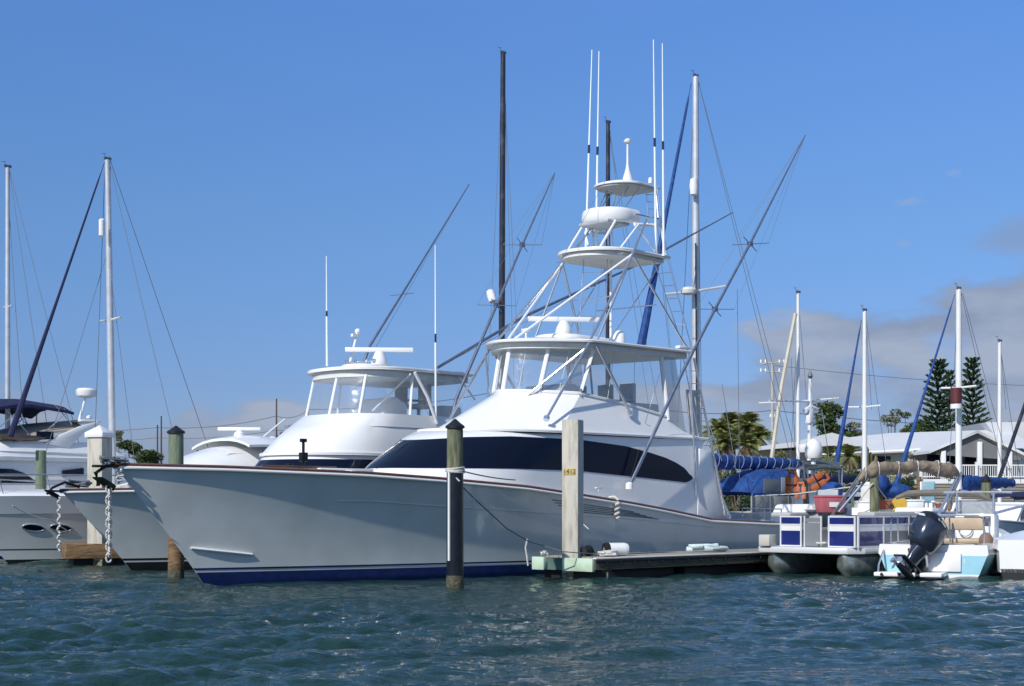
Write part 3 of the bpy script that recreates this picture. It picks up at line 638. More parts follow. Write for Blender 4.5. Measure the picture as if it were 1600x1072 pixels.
def second_yacht():
    f = Frame((-9.82, 37.96), 44, 0.0); V = f.inv
    Y = thing('sportfishing_yacht', 'smaller white sportfishing yacht moored behind the big one, rounded flybridge and no tower', 'yacht', (-9.82, 37.96, 0), f.th)
    H = Hull(14.6, 1.95, [(-1.95, 2.07), (0, 2.11), (3, 2.1), (6, 1.95), (9, 1.5), (11, 1.15), (14.6, 1.05)], 2.25, 2.0, 2.2)
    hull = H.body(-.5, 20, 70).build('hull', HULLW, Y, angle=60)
    H.band(-.5, .24, .016, rows=4).build('boot_stripe', BLACKP, hull, angle=60)
    H.band(.29, .34, .006).build('pin_stripe', BLACKP, hull, angle=60)
    H.deck(-.03, q1=.8).build('foredeck', WHITE, hull)
    H.rail(.03, -.04, .012).build('rub_rail', WHITE, hull); H.rail(.045, .02, -.02, flat=.7).build('toe_rail', TEAK, hull)
    an = MB(); an.box(f(-2.05, 0, 2.06), (.5, .1, .05)); an.tube([f(-1.5, .1, 2.16), f(-1.9, .12, 2.28), f(-2.2, .05, 2.14), f(-2.32, 0, 1.98)], .035); a_ = an.build('anchor', mat('black_metal', (.012, .012, .014), .4, metal=.4), hull, bevel=.008)
    fl = MB()
    for sg in (1, -1): fl.prism([f(-2.4, 0, 2.1), f(-2.0, sg * .02, 1.88), f(-2.1, sg * .22, 1.96), f(-2.3, sg * .16, 2.08)], (.015, 0, -.03))
    fl.build('fluke', MC['black_metal'], a_)
    rnd = random.Random(9); pp = [f(-1.4 + rnd.uniform(-.5, .45), rnd.uniform(-.2, .3), 2.16 + rnd.uniform(0, .18)) for i in range(20)]
    MB().tube([pp[i].lerp(pp[i + 1], j / 3) for i in range(19) for j in range(3)], .03, 6).build('dark_line', ROPEG, a_)
    rp = MB(); rnd = random.Random(5)
    pp = [f(-1.0 + .12 * i + rnd.uniform(-.1, .1), rnd.uniform(-.1, .5), 2.15 + rnd.uniform(0, .12)) for i in range(14)]
    rp.tube(pp, .045, 6); rp.build('rope_pile', ROPE, hull)
    # house + window band + brow + flybridge as stacked plans
    def sect(levels, n1=18, n2=10, ex=.9):
        return [[f(u, v, w_) for u, v in full(plan_e(uf, uc, vc, ua, va, n1, n2, ex))] for (w_, uf, uc, vc, ua, va) in levels]
    def closed(rows): 
        m = MB(); m.grid(rows); m.add(rows[-1], [tuple(range(len(rows[-1])))]); m.grid([[q[0] for q in rows], [q[-1] for q in rows]]); return m
    house = closed(sect([(1.3, 3.6, 6.4, 1.95, 10.9, 1.95), (2.55, 3.9, 6.6, 1.92, 11, 1.95), (3.0, 4.35, 6.8, 1.88, 11, 1.9), (3.12, 4.5, 6.9, 1.88, 11, 1.9)])).build('deckhouse', WHITE, Y)
    rows = sect([(2.5, 3.86, 6.58, 1.935, 10.4, 1.965), (2.98, 4.32, 6.78, 1.897, 10.4, 1.92)]); MB().grid(rows).build('side_window', DGLASS, house)
    slab(f, plan_e(4.35, 6.9, 2.0, 11.6, 1.98, ex=.9), 3.10, 3.19, .03).build('brow', WHITE, Y, angle=45)
    lv = [(3.19, 4.45, 6.9, 1.95, 11.3, 1.9), (3.55, 4.85, 7.0, 1.92, 11.2, 1.9), (3.9, 5.3, 7.2, 1.85, 11.0, 1.85), (3.93, 5.38, 7.22, 1.87, 11.0, 1.86), (4.3, 5.95, 7.5, 1.82, 10.6, 1.8)]
    fly = closed(sect(lv)).build('flybridge', WHITE, Y, angle=30)
    HW = 5.56; ht = plan_e(6.15, 7.7, 1.80, 10.5, 1.75, ex=.85)
    hard = slab(f, ht, HW, HW + .1, .05, .1).build('hardtop', WHITE, Y, angle=45)
    slab(f, [(u * .93 + .55, v * .9) for u, v in ht], HW - .2, HW + .003, .03).build('headliner', OFFW, hard, angle=45)
    lo = plan_e(6.05, 7.5, 1.72, 10.0, 1.72, 18, 12, .9); hi = plan_e(6.35, 7.7, 1.68, 9.8, 1.68, 18, 12, .9)
    A = [f(u, v, 4.3) for u, v in full(lo)]; B = [f(u, v, HW - .1) for u, v in full(hi)]
    MB().grid([[a.lerp(b, j / 3) for a, b in zip(A, B)] for j in range(4)]).build('clear_panel', VINYL, fly, angle=60)
    n = len(A)
    for i in (n // 2 + 9, n // 2 - 9, n // 2 - 2, n // 2 + 20, n // 2 - 20): MB().tube([A[i], B[i]], .05, 8, flat=.6).build('windscreen_post', PAINTPIPE, fly)
    pipe('tower_leg', [V(648, 582, 1.85), V(668, 620, 1.85), V(683, 662, 1.9)], .05, PAINTPIPE, fly)
    pipe('tower_leg', [V(642, 584, 1.8), V(582, 642, .7)], .03, PAINTPIPE, fly)
    pipe('tower_leg', [V(718, 590, 1.8), V(742, 625, 1.9)], .03, PIPE, fly)
    m = MB(); m.prism([f(7.6, -.7, 4.2), f(8.6, -.7, 4.2), f(8.6, -.7, 4.7), f(8.2, -.7, 4.88), f(7.9, -.7, 4.85)], f(0, 1.5, 0)); m.build('helm_console', WHITE, fly, bevel=.06)
    for v in (-.5, .6): chair(f, 9.2, v, 4.1, fly)
    slab(f, plan_e(6.9, 7.5, .6, 9.0, .5), HW + .1, HW + .26, .1, .05).build('roof_pod', WHITE, hard, angle=50)
    open_array(f, f(7.9, .35, HW + .24), 2.0, -R(44) + R(3), hard, .38, 1.05)
    m = MB()
    for i in range(4): m.lathe([(.04, 0), (.06, .12)], f(7.2 + .1 * i, .3 * i - .3, HW + .28), 8)
    m.tube([f(7.2, -.4, HW + .34), f(7.5, .7, HW + .34)], .02, 6); m.build('horn', PIPE, hard)
    m = MB(); m.tube([V(546, 570, -.3), V(558, 522, -.3)], .04, 8); m.sphere(V(559, 518, -.3), .09); m.box(V(554, 524, -.3), (.2, .1, .08)); m.build('light_mast', WHITE, hard)
    for b, t, v in (((511, 572), (510, 400), -.5), ((681, 660), (680, 383), 1.9)):
        A, B = V(b[0], b[1], v), V(t[0], t[1], v)
        an = MB().tube([A, A.lerp(B, .45)], .034, 8, .03).build('whip_antenna', ANTW, hard)
        MB().tube([A.lerp(B, .45), A.lerp(B, .5)], .03, 8).build('ferrule', NAVYP, an); MB().tube([A.lerp(B, .5), B], .024, 8, .014).build('whip', ANTW, an)
    for pts in ([V(560, 590, -1.8), V(578, 540, -1.9), V(628, 460, -2.1), V(733, 288, -2.5)], [V(683, 575, 1.8), V(818, 495, 2.2), V(1000, 412, 2.6), V(1145, 332, 3)]):
        og = MB().tube(pts, [.045, .045, .035, .018], 8).build('outrigger', RIG, Y)
        for i in (2,):
            d = (pts[i] - pts[i - 1]).normalized(); sd = d.cross(Vector((0, 0, 1))).normalized()
            MB().tube([pts[i] - sd * .5, pts[i] + sd * .5], .012, 6).build('spreader', RIG, og)
        MB().tube([pts[0] + Vector((.06, .08, 0)), pts[-1] + Vector((.03, .05, 0))], .006, 4).build('halyard', WIRE, og)
    # flare shaped grey covers over the aft seats
    m = MB(); m.box(f(9.9, 1.0, 4.45), (.8, .7, .45)); m.build('covered_seat', GREYW, fly, bevel=.12)
second_yacht()

# ------------------------------------------------------------------ pilings and docks
def rel(p, o): return Vector(p) - Vector(o)
def round_piling(px, py_top, py_wl, wpx, label, mlow=WOODG, mtop=None, split=None, cap=None, group='pilings', strip=False):
    Y = (HC * F) / (py_wl - YH); b = P(px, py_wl, Y); r = wpx / F * Y / 2; h = P(px, py_top, Y).z
    t = thing('piling', label, 'piling', (b.x, b.y, 0), random.uniform(0, 3), group)
    zs = P(px, split, Y).z if split else None
    if zs:
        MB().lathe([(r * .98, -1.5), (r, 0), (r * .97, zs - .02)], n=20).build('sleeve', mlow, t)
        MB().lathe([(r * .95, zs - .04), (r * .93, h - .1), (r * .91, h)], n=20).build('pole', mtop, t)
    else: MB().lathe([(r, -1.5), (r, h * .5), (r * .94, h)], n=20).build('pole', mlow, t)
    MB().lathe([(r * 1.015, -.4), (r * 1.03, .05), (r * 1.02, .20), (r * 1.005, .24)], n=20).build('tide_band', mat('tide_growth', (.035, .04, .025), .8, col2=(.12, .11, .07), vs=9, bump=.03, bs=25), t)
    if cap: MB().lathe([(r * 1.12, h - .02), (r * 1.12, h + .03), (r * .6, h + cap * .55), (.02, h + cap)], n=20).build('cap', cap_mat, t)
    return t, b, r, h
cap_mat = mat('black_cap', (.012, .012, .015), .45, var=.3)
p1, b1, r1, h1 = round_piling(711, 668, 917, 27, 'round piling before the big yacht, black sleeve below, green wood and pointed black cap above', BLACKV, WOODG, 732, .18, group=None)
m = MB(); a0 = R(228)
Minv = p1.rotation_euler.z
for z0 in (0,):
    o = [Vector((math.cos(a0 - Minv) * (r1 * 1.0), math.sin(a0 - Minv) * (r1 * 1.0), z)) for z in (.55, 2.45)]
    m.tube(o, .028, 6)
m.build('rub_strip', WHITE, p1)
wr = MB()
for k in range(3): 
    z = P(711, 737, b1.y).z + k * .035; wr.tube([Vector((math.cos(a) * r1 * 1.06, math.sin(a) * r1 * 1.06, z + .02 * math.sin(a + k))) for a in [i * math.pi / 9 for i in range(19)]], .022, 6)
wr.build('rope_wrap', ROPE, p1)
def square_piling(px, py_top, py_wl, Y, size, rz, label, cap=False, group='square pilings'):
    b = P(px, 0, Y); h = P(px, py_top, Y).z
    t = thing('square_piling', label, 'piling', (b.x, Y, 0), rz, group)
    MB().box((0, 0, (h - 1.5) / 2), (size, size, h + 1.5)).build('post', CONC, t, bevel=.025)
    MB().box((0, 0, 0), (size + .01, size + .01, .34)).build('barnacle_band', mat('barnacles', (.30, .27, .18), .95, col2=(.08, .08, .05), vs=22, bump=.03, bs=30), t, bevel=.02)
    if cap:
        c = MB(); s_ = size / 2 + .05
        c.add([(-s_, -s_, h), (s_, -s_, h), (s_, s_, h), (-s_, s_, h), (-s_, -s_, h + .14), (s_, -s_, h + .14), (s_, s_, h + .14), (-s_, s_, h + .14), (0, 0, h + .36)],
              [(0, 3, 2, 1), (0, 1, 5, 4), (1, 2, 6, 5), (2, 3, 7, 6), (3, 0, 4, 7), (4, 5, 8), (5, 6, 8), (6, 7, 8), (7, 4, 8)]); c.build('cap', WHITE, t, bevel=.01)
    return t
sq = square_piling(895, 656, 908, 33.95, .40, R(-22), 'tall square cream piling rising from the dock end, with two yellow number plates', group=None)
# number plates 14 and 12 on the sunny face
def text_mesh(s_, size, name, mt, parent, loc, rot, ext=.002):
    cu = bpy.data.curves.new(name, 'FONT'); cu.body = s_; cu.size = size; cu.extrude = ext; cu.align_x = 'CENTER'; cu.align_y = 'CENTER'
    o = bpy.data.objects.new(name, cu); C.objects.link(o); me = bpy.data.meshes.new_from_object(o); bpy.data.objects.remove(o)
    ob = bpy.data.objects.new(name, me); C.objects.link(ob); me.materials.clear(); me.materials.append(mt); ob.parent = parent; ob.location = loc; ob.rotation_euler = rot; return ob
zp = P(887, 737, 33.8).z
PLATE = mat('plate_yellow', (.50, .38, .13), .6)
for dx, s_ in ((-.085, '14'), (.07, '12')):
    pb = MB().box((dx, -.206, zp), (.14, .01, .15)).build('number_plate', PLATE, sq, bevel=.003)
    text_mesh(s_, .145, 'number', BLACKP, pb, (dx, -.2135, zp), (R(90), 0, 0))
pl3 = round_piling(275, 676, 905, 25, 'round green wooden piling with black cap beside the bow of the big yacht', WOODB, WOODGREEN, 830, .16, group=None)
square_piling(156, 684, 880, 41.6, .50, R(-20), 'square cream piling with white pyramid cap on the narrow dock end at left', True, group=None)
round_piling(64, 704, 872.3, 17, 'short round green wooden piling in front of the cruiser at left', WOODGREEN, group=None)

# finger dock beside the big yacht; x runs ashore, y to the left
TH = R(44)
dk = thing('finger_dock', 'grey wooden finger dock with pale green end boards beside the big yacht', 'dock', (1.83, 33.0, 0), TH)
L_, W_ = 13.0, 1.92
MB().box((L_ / 2 + .2, W_ / 2, .50), (L_ - .4, W_, .05)).build('deck', DECKW, dk, bevel=.01)
# visible plank joints are real gaps: thin dark battens proud by 2 mm
fas = MB().box((.0, W_ * .245, .36), (.10, W_ * .49, .30)); fas.build('end_board', PALEG, dk, bevel=.012)
MB().box((.0, W_ * .9, .36), (.10, W_ * .2, .30)).build('end_board', PALEG, dk, bevel=.012)
MB().box((.06, W_ * .65, .36), (.06, W_ * .3, .28)).build('end_recess', mat('teal_board', (.09, .16, .14), .8, var=.3), dk)
MB().box((L_ / 2, -.03, .36), (L_, .06, .22)).build('side_board', DWOOD, dk, bevel=.01)
MB().box((L_ / 2, -.065, .455), (L_, .05, .07)).build('rub_strip', RUBBER, dk, bevel=.015)
MB().box((L_ / 2, -.02, .51), (L_, .12, .035)).build('edge_plank', OFFW, dk, bevel=.01)
MB().box((L_ / 2, W_ + .03, .36), (L_, .06, .24)).build('side_board', DWOOD, dk, bevel=.01)
for i in range(26):
    MB().box((.35 + i * .48, -.094, .39), (.05, .02, .06)).build('bolt', RUBBER, dk, bevel=.004)
for i in range(4):
    MB().box((1.6 + i * 3.2, W_ / 2, .02), (2.8, W_ - .3, .5)).build('float', RUBBER, dk, bevel=.05)
MB().tube([(.35, -.1, .2), (.35, -.1, -.3)], .02, 6).build('bracket', PIPE, dk)
# things on the dock
def dkp(x, y, z): return Matrix.Translation(dk.location) @ Matrix.Rotation(TH, 4, 'Z') @ Vector((x, y, z))
c = dkp(1.25, .45, .53); t = thing('round_fender', 'white ribbed cylindrical fender lying on the dock planks', 'fender', c, R(20))
M = Matrix.Rotation(R(90), 4, 'Y')
m = MB(); m.lathe([(.05, -.30), (.13, -.28), (.15, -.22)] + [(.15 + .006 * (i % 2), -.2 + .04 * i) for i in range(11)] + [(.15, .22), (.13, .28), (.05, .30)], (0, 0, .155), 20, M); m.build('body', WHITE, t)
MB().lathe([(.152, -.3), (.158, -.22), (.152, -.19)], (0, 0, .155), 20, M).build('end_ring', RUBBER, t)
c = dkp(.55, .75, .53); t = thing('bucket', 'black bucket tipped over on the dock end with a loop handle', 'bucket', c, R(60))
m = MB(); m.lathe([(.09, -.14), (.13, .14), (.115, .14), (.08, -.12)], (0, 0, .13), 16, M); m.build('pail', RUBBER, t)
MB().tube([(.14, -.12, .13), (.24, -.12, .05), (.30, 0, .03), (.24, .12, .05), (.14, .12, .13)], .012, 6).build('handle', RUBBER, t)
def heap(name, label, cat, c, sx, sy, sz, m_, n=26, seed=1, r=.03, group=None):
    rnd = random.Random(seed); m = MB(); pts = []
    for i in range(n):
        a = i * 1.1 + rnd.uniform(-.2, .2); q = rnd.uniform(.4, 1); pts.append(Vector((math.cos(a) * sx * q, math.sin(a) * sy * q, r + sz * (i / n) * rnd.uniform(.5, 1))))
    # smooth
    pp = []
    for i in range(len(pts) - 1):
        for j in range(3): pp.append(pts[i].lerp(pts[i + 1], j / 3))
    m.tube(pp, r, 6); o = m.build(name, m_, loc=c); tag(o, label, cat, group); return o
heap('rope_coil', 'loose white rope heap between bucket and fender on the dock', 'rope', dkp(.85, .35, .53), .22, .14, .12, ROPE, seed=2)
heap('cloth_heap', 'pale crumpled rope and cloth heap far along the dock', 'cloth', dkp(5.2, .9, .53), .55, .25, .16, mat('pale_cloth', (.55, .66, .66), .9, var=.3), 34, 5, .045)
heap('rope_coil', 'small white rope tied round the left corner of the dock end', 'rope', dkp(.1, W_ * .86, .53), .1, .1, .12, ROPE, seed=4, r=.02)
# narrow brown dock at the left
d2 = thing('finger_dock', 'short brown wooden finger dock end with square piling at left', 'dock', P(150, 0, 41.3).xy.to_3d(), R(20))
MB().box((0, 1.0, .42), (1.65, 2.2, .42)).build('end_beam', WOODB, d2, bevel=.03); MB().box((.1, 4.5, .42), (1.5, 4.8, .3)).build('deck', DWOOD, d2)
MB().box((.1, 1.6, .05), (1.4, 3, .3)).build('float', RUBBER, d2)

# ------------------------------------------------------------------ ropes and chains
def rope(pts, r, label, m_=ROPE, name='mooring_line', sag=0.0, cat='rope', group=None):
    pp = []
    for i in range(len(pts) - 1):
        a, b = Vector(pts[i]), Vector(pts[i + 1])
        for j in range(8): q = a.lerp(b, j / 8); q.z -= sag * 4 * (j / 8) * (1 - j / 8); pp.append(q)
    pp.append(Vector(pts[-1])); o0 = pp[0].copy()
    o = MB().tube([p - o0 for p in pp], r, 6).build(name, m_, loc=o0); tag(o, label, cat, group); return o
rope([P(722, 736, 30.75), P(805, 750, 33.6)], .014, 'dark line from the black-sleeved piling to the big yacht\'s rail', ROPEG, sag=.03)
rope([P(703, 737, 30.65), P(718, 752, 30.62)], .018, 'short white line slanting down across the black-sleeved piling', ROPE)
rope([P(722, 760, 30.8), P(740, 778, 31.3), P(792, 826, 32.4), P(826, 846, 33.0), P(880, 862, 33.0), P(932, 866, 33.6)], .013, 'long grey line drooping from the black-sleeved piling to the dock end', ROPEG)
rope([P(740, 777, 31.3), P(738, 786, 31.3), P(739, 797, 31.3)], .022, 'white rag knotted on the grey line beside the black-sleeved piling', ROPE, 'knotted_rag', cat='rag')
rope([P(824, 842, 33.5), P(821, 856, 33.5), P(823, 868, 33.5), P(825, 884, 33.5)], .02, 'white rope end hanging left of the dock end', ROPE)
rope([P(909, 817, 35.0), P(948, 852, 34.6)], .013, 'pale line running from behind the square piling down to the fender', ROPE)
tw = MB()
A = P(952, 777, 37.2); pts = [A, P(960, 776, 37.1), P(966, 781, 37.05)]
q0 = P(964, 784, 37.05)
for i in range(26): pts.append(q0 + Vector((.05 * math.sin(i * .9), .05 * math.cos(i * .9), -.017 * i)))
o = MB().tube([p - A for p in pts], .032, 6).build('rope_bundle', ROPE, loc=A); tag(o, 'thick white rope twisted and hanging over the big yacht\'s rail', 'rope')
def chain(top, bot, n, label, link=.15, r=.02):
    t = thing('mooring_chain', label, 'chain', top, 0)
    for i in range(n):
        z = (bot.z - top.z) * (i + .5) / n; m = MB(); a = (i % 2) * math.pi / 2 + .5; ph = link * .62
        pts = [Vector((math.cos(q) * .055 * math.cos(a), math.cos(q) * .055 * math.sin(a), z + ph * math.sin(q))) for q in [2 * math.pi * k / 12 for k in range(13)]]
        m.tube(pts, r, 6); m.build('link', ROPE, t)
    return t
chain(P(170, 759, 29.9), P(169, 876, 29.9), 13, 'heavy white chain hanging from the big yacht\'s bow', .15, .022)
t = P(92, 776, 36.4); pts = [Vector((.035 * math.sin(i * 1.3), .02 * math.cos(i * 1.3), -.045 * i)) for i in range(31)]
o = MB().tube(pts, .03, 6).build('mooring_line', ROPE, loc=t); tag(o, 'twisted white rope hanging from the smaller yacht\'s bow', 'rope')
rope([P(20, 790, 40.5), P(80, 812, 41.5), P(137, 841, 42.9)], .016, 'thin white line from the cruiser\'s bow to the square capped piling', ROPE, sag=.08)

# ------------------------------------------------------------------ left cruisers
def prismv(f, prof, hw, bev, name, m_, parent, vc=0, angle=50, seg=3):
    return MB().prism([f(u, vc + hw, w_) for u, w_ in prof], f(0, -2 * hw, 0) - f(0, 0, 0)).build(name, m_, parent, bevel=bev, seg=seg, angle=angle)
def cruiser_left():
    O = (-16.22, 44.77); f = Frame(O, 44); V = f.inv
    Y = thing('motor_cruiser', 'white motor cruiser with navy folding top and swept radar arch at the left edge', 'boat', (O[0], O[1], 0), f.th)
    H = Hull(13.5, 1.5, [(-1.5, 2.15), (2, 2.05), (7, 1.80), (13.5, 1.6)], 2.05, 1.8, 1.7)
    def sh(o): o.location = (-7, 0, 0); return o
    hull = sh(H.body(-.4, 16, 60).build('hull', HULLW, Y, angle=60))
    H.band(-.4, .13, .006, rows=3).build('boot_stripe', BLACKP, hull, angle=60)
    H.band(.37, .41, .006).build('pin_stripe', BLACKP, hull, angle=60)
    H.band(.73, 1.0, .02, rel=True, rows=3).build('topside_band', WHITE, hull, angle=60)
    # raised rounded foredeck
    m = MB(); rr = []
    for i in range(31):
        q = lerp(.02, .9, i / 30); a = H.pt(q, 1, 1, -.05); h = H.ws(q)
        rr.append([Vector((a.x, lerp(a.y, -a.y, j / 12), h - .02 + .42 * (1 - abs(2 * j / 12 - 1) ** 2.2) * min(1, q * 4))) for j in range(13)])
    m.grid(rr); m.build('foredeck', WHITE, hull)
    # house: lofted side plans
    def loft(levels, name, m_, parent, ex=.9, angle=40, off=0):
        rows = [[f(u, v + (off if v > 0 else -off), w_) for u, v in full(plan_e(uf, uc, vc, ua, va, 18, 10, ex))] for (w_, uf, uc, vc, ua, va) in levels]
        m = MB(); m.grid(rows); m.add(rows[-1], [tuple(range(len(rows[-1])))]); m.grid([[q[0] for q in rows], [q[-1] for q in rows]]); return m.build(name, m_, parent, angle=angle)
    house = loft([(1.7, -3.4, 0, 1.72, 4.6, 1.72), (2.35, -2.9, 0, 1.66, 4.4, 1.66), (2.8, -2.2, .2, 1.6, 4.3, 1.62), (3.02, -1.9, .4, 1.6, 4.2, 1.62)], 'deckhouse', WHITE, Y)
    loft([(3.02, -2.3, .2, 1.70, 4.4, 1.70), (3.12, -2.25, .2, 1.72, 4.35, 1.7), (3.4, -1.5, .6, 1.62, 3.6, 1.62), (3.62, -.8, .9, 1.5, 3.0, 1.5)], 'flybridge', WHITE, Y, angle=30)
    for z_ in (3.14, 3.3):
        pl = plan_e(-2.2 + (z_ - 3.1) * 2.6, .3, 1.73 - (z_ - 3.1) * .3, 4.0, 1.7); MB().tube([f(u, v, z_) for u, v in pl], .02, 6).build('styling_line', WHITE, Y)
    o = [V(0, 733, 1.66), V(20, 734, 1.66), V(38, 740, 1.66), V(55, 752, 1.66), V(54, 760, 1.66), V(-60, 762, 1.66), V(-60, 740, 1.66)]
    MB().prism(o, (0, .05, 0)).build('side_window', DGLASS, house)
    o = [V(98, 736, 1.68), V(131, 732, 1.68), V(131, 744, 1.68), V(98, 746, 1.68)]
    MB().prism(o, (0, .05, 0)).build('side_window', DGLASS, house)
    for z_, a in ((2.42, 0), (2.55, 0)):
        MB().tube([f(-1.2, 1.675, z_), f(3.9, 1.68, z_ + .05)], .012, 6).build('styling_line', GREYW, Y)
    # radar arch: swept fin on each side with a top bridge
    for v in (1.62, -1.5):
        o = [V(70, 694, v), V(95, 680, v), V(125, 667, v), V(154, 659, v), V(155, 664, v), V(138, 673, v), V(122, 686, v), V(108, 701, v)]
        if v < 0: o = [f(p.x, v, p.z) for p in [V(70, 694, 1.62), V(95, 680, 1.62), V(125, 667, 1.62), V(154, 659, 1.62), V(155, 664, 1.62), V(138, 673, 1.62), V(122, 686, 1.62), V(108, 701, 1.62)]]
        MB().prism(o, (0, .12, 0)).build('arch_fin', WHITE, Y, bevel=.03)
    a_ = V(154, 660, 1.6); MB().box((a_.x - .25, 0, a_.z + .02), (.7, 3.2, .07)).build('arch_top', WHITE, Y, bevel=.03)
    # curved brown spoiler with a tinted window
    rr = []
    for i in range(13):
        px, py = lerp(15, 130, i / 12), interp([(15, 676), (40, 668), (75, 660), (110, 657), (130, 657)], lerp(15, 130, i / 12)); p = V(px, py, 1.3)
        rr.append([f(p.x, v, p.z - .25 * (abs(v) / 1.4) ** 3) for v in (1.5, 1.35, .9, .3, -.3, -.9, -1.35, -1.5)])
    MB().shell(rr, (0, 0, -.05)).build('windscreen_hood', mat('tan_gel', (.36, .32, .27), .5, var=.1), Y)
    o = [V(58, 675, 1.63), V(84, 675, 1.63), V(84, 687, 1.63), V(66, 688, 1.63), V(58, 684, 1.63)]; MB().prism(o, (0, .06, 0)).build('vent_window', DGLASS, Y, bevel=.01)
    o = [V(0, 679, 1.66), V(30, 678, 1.66), V(75, 685, 1.66), V(60, 690, 1.66), V(0, 687, 1.66)]; MB().prism(o, (0, 3.1, 0)).build('tinted_screen', mat('brown_tint', (.09, .06, .04), .2, coat=.6), Y, bevel=.02)
    o = [V(112, 703, 1.5), V(134, 703, 1.5), V(137, 707, 1.5), V(137, 714, 1.5)]; MB().prism(o, (0, .05, 0)).build('side_window', DGLASS, Y)
    # folding top
    rr = []
    tab = [(-40, 632, 640), (0, 625, 633), (20, 622, 634), (45, 622, 630), (75, 627, 631), (100, 631, 634), (112, 634, 640)]
    for px, a, b in tab:
        p = V(px, a, 1.3); rr.append([f(p.x, v, p.z + .12 * math.cos(v * 1.2) - .10 - (.10 if abs(v) > 1.2 else 0)) for v in (1.45, 1.3, .8, .3, -.3, -.8, -1.3, -1.45)])
    top = MB().shell(rr, (0, 0, -.09)).build('folding_top', NAVYC, Y)
    pk = [V(22, 634, 1.35), V(30, 644, 1.35), V(44, 636, 1.35)]; MB().prism([f(p.x, 1.4, p.z) for p in pk] + [f(V(33, 630, 1.35).x, 1.4, V(33, 630, 1.35).z)], (0, .4, 0)).build('folded_flap', NAVYC, top)
    for v in (1.42, -1.4):
        for a, b in (((5, 636), (55, 690)), ((32, 640), (0, 668)), ((112, 640), (55, 688)), ((86, 634), (112, 663)), ((30, 640), (38, 660)), ((100, 640), (112, 665))):
            A, B = V(*a, 1.42), V(*b, 1.42); MB().tube([f(A.x, v, A.z), f(B.x, v, B.z)], .016, 6).build('top_frame', PIPE, top)
    ra = MB().tube([V(123, 661, .3), V(133, 624, .3)], .05, 8, .035).build('radar_mast', WHITE, Y)
    MB().lathe([(.08, -.05), (.30, .02), (.33, .1), (.33, .2), (.28, .26), (.05, .29)], V(135, 616, .3) - Vector((0, 0, .1)), 18).build('radar_dome', WHITE, ra)
    MB().lathe([(.03, 0), (.03, .1), (.08, .13), (.08, .2), (.03, .23)], V(139, 661, .6), 10).build('light_dome', WHITE, Y)
    # bow rail
    pts = [H.pt(lerp(.03, .62, i / 14), 1, 1, -.12) + Vector((-7, 0, .72 - .1 * i / 14)) for i in range(15)]; MB().tube(pts, .02, 6).build('bow_rail', PIPE, Y)
    for i in range(0, 15, 3):
        p = pts[i]; MB().tube([p, p + Vector((-.12, -.02, -.70))], .014, 6).build('stanchion', PIPE, Y)
    MB().tube([p - Vector((0, 0, .35)) for p in pts], .006, 4).build('rail_wire', WIRE, Y)
    k = 1.12; Y.scale = (k, k, k); Y.location = (O[0] * k, O[1] * k, HC * (1 - k) + .02)
cruiser_left()

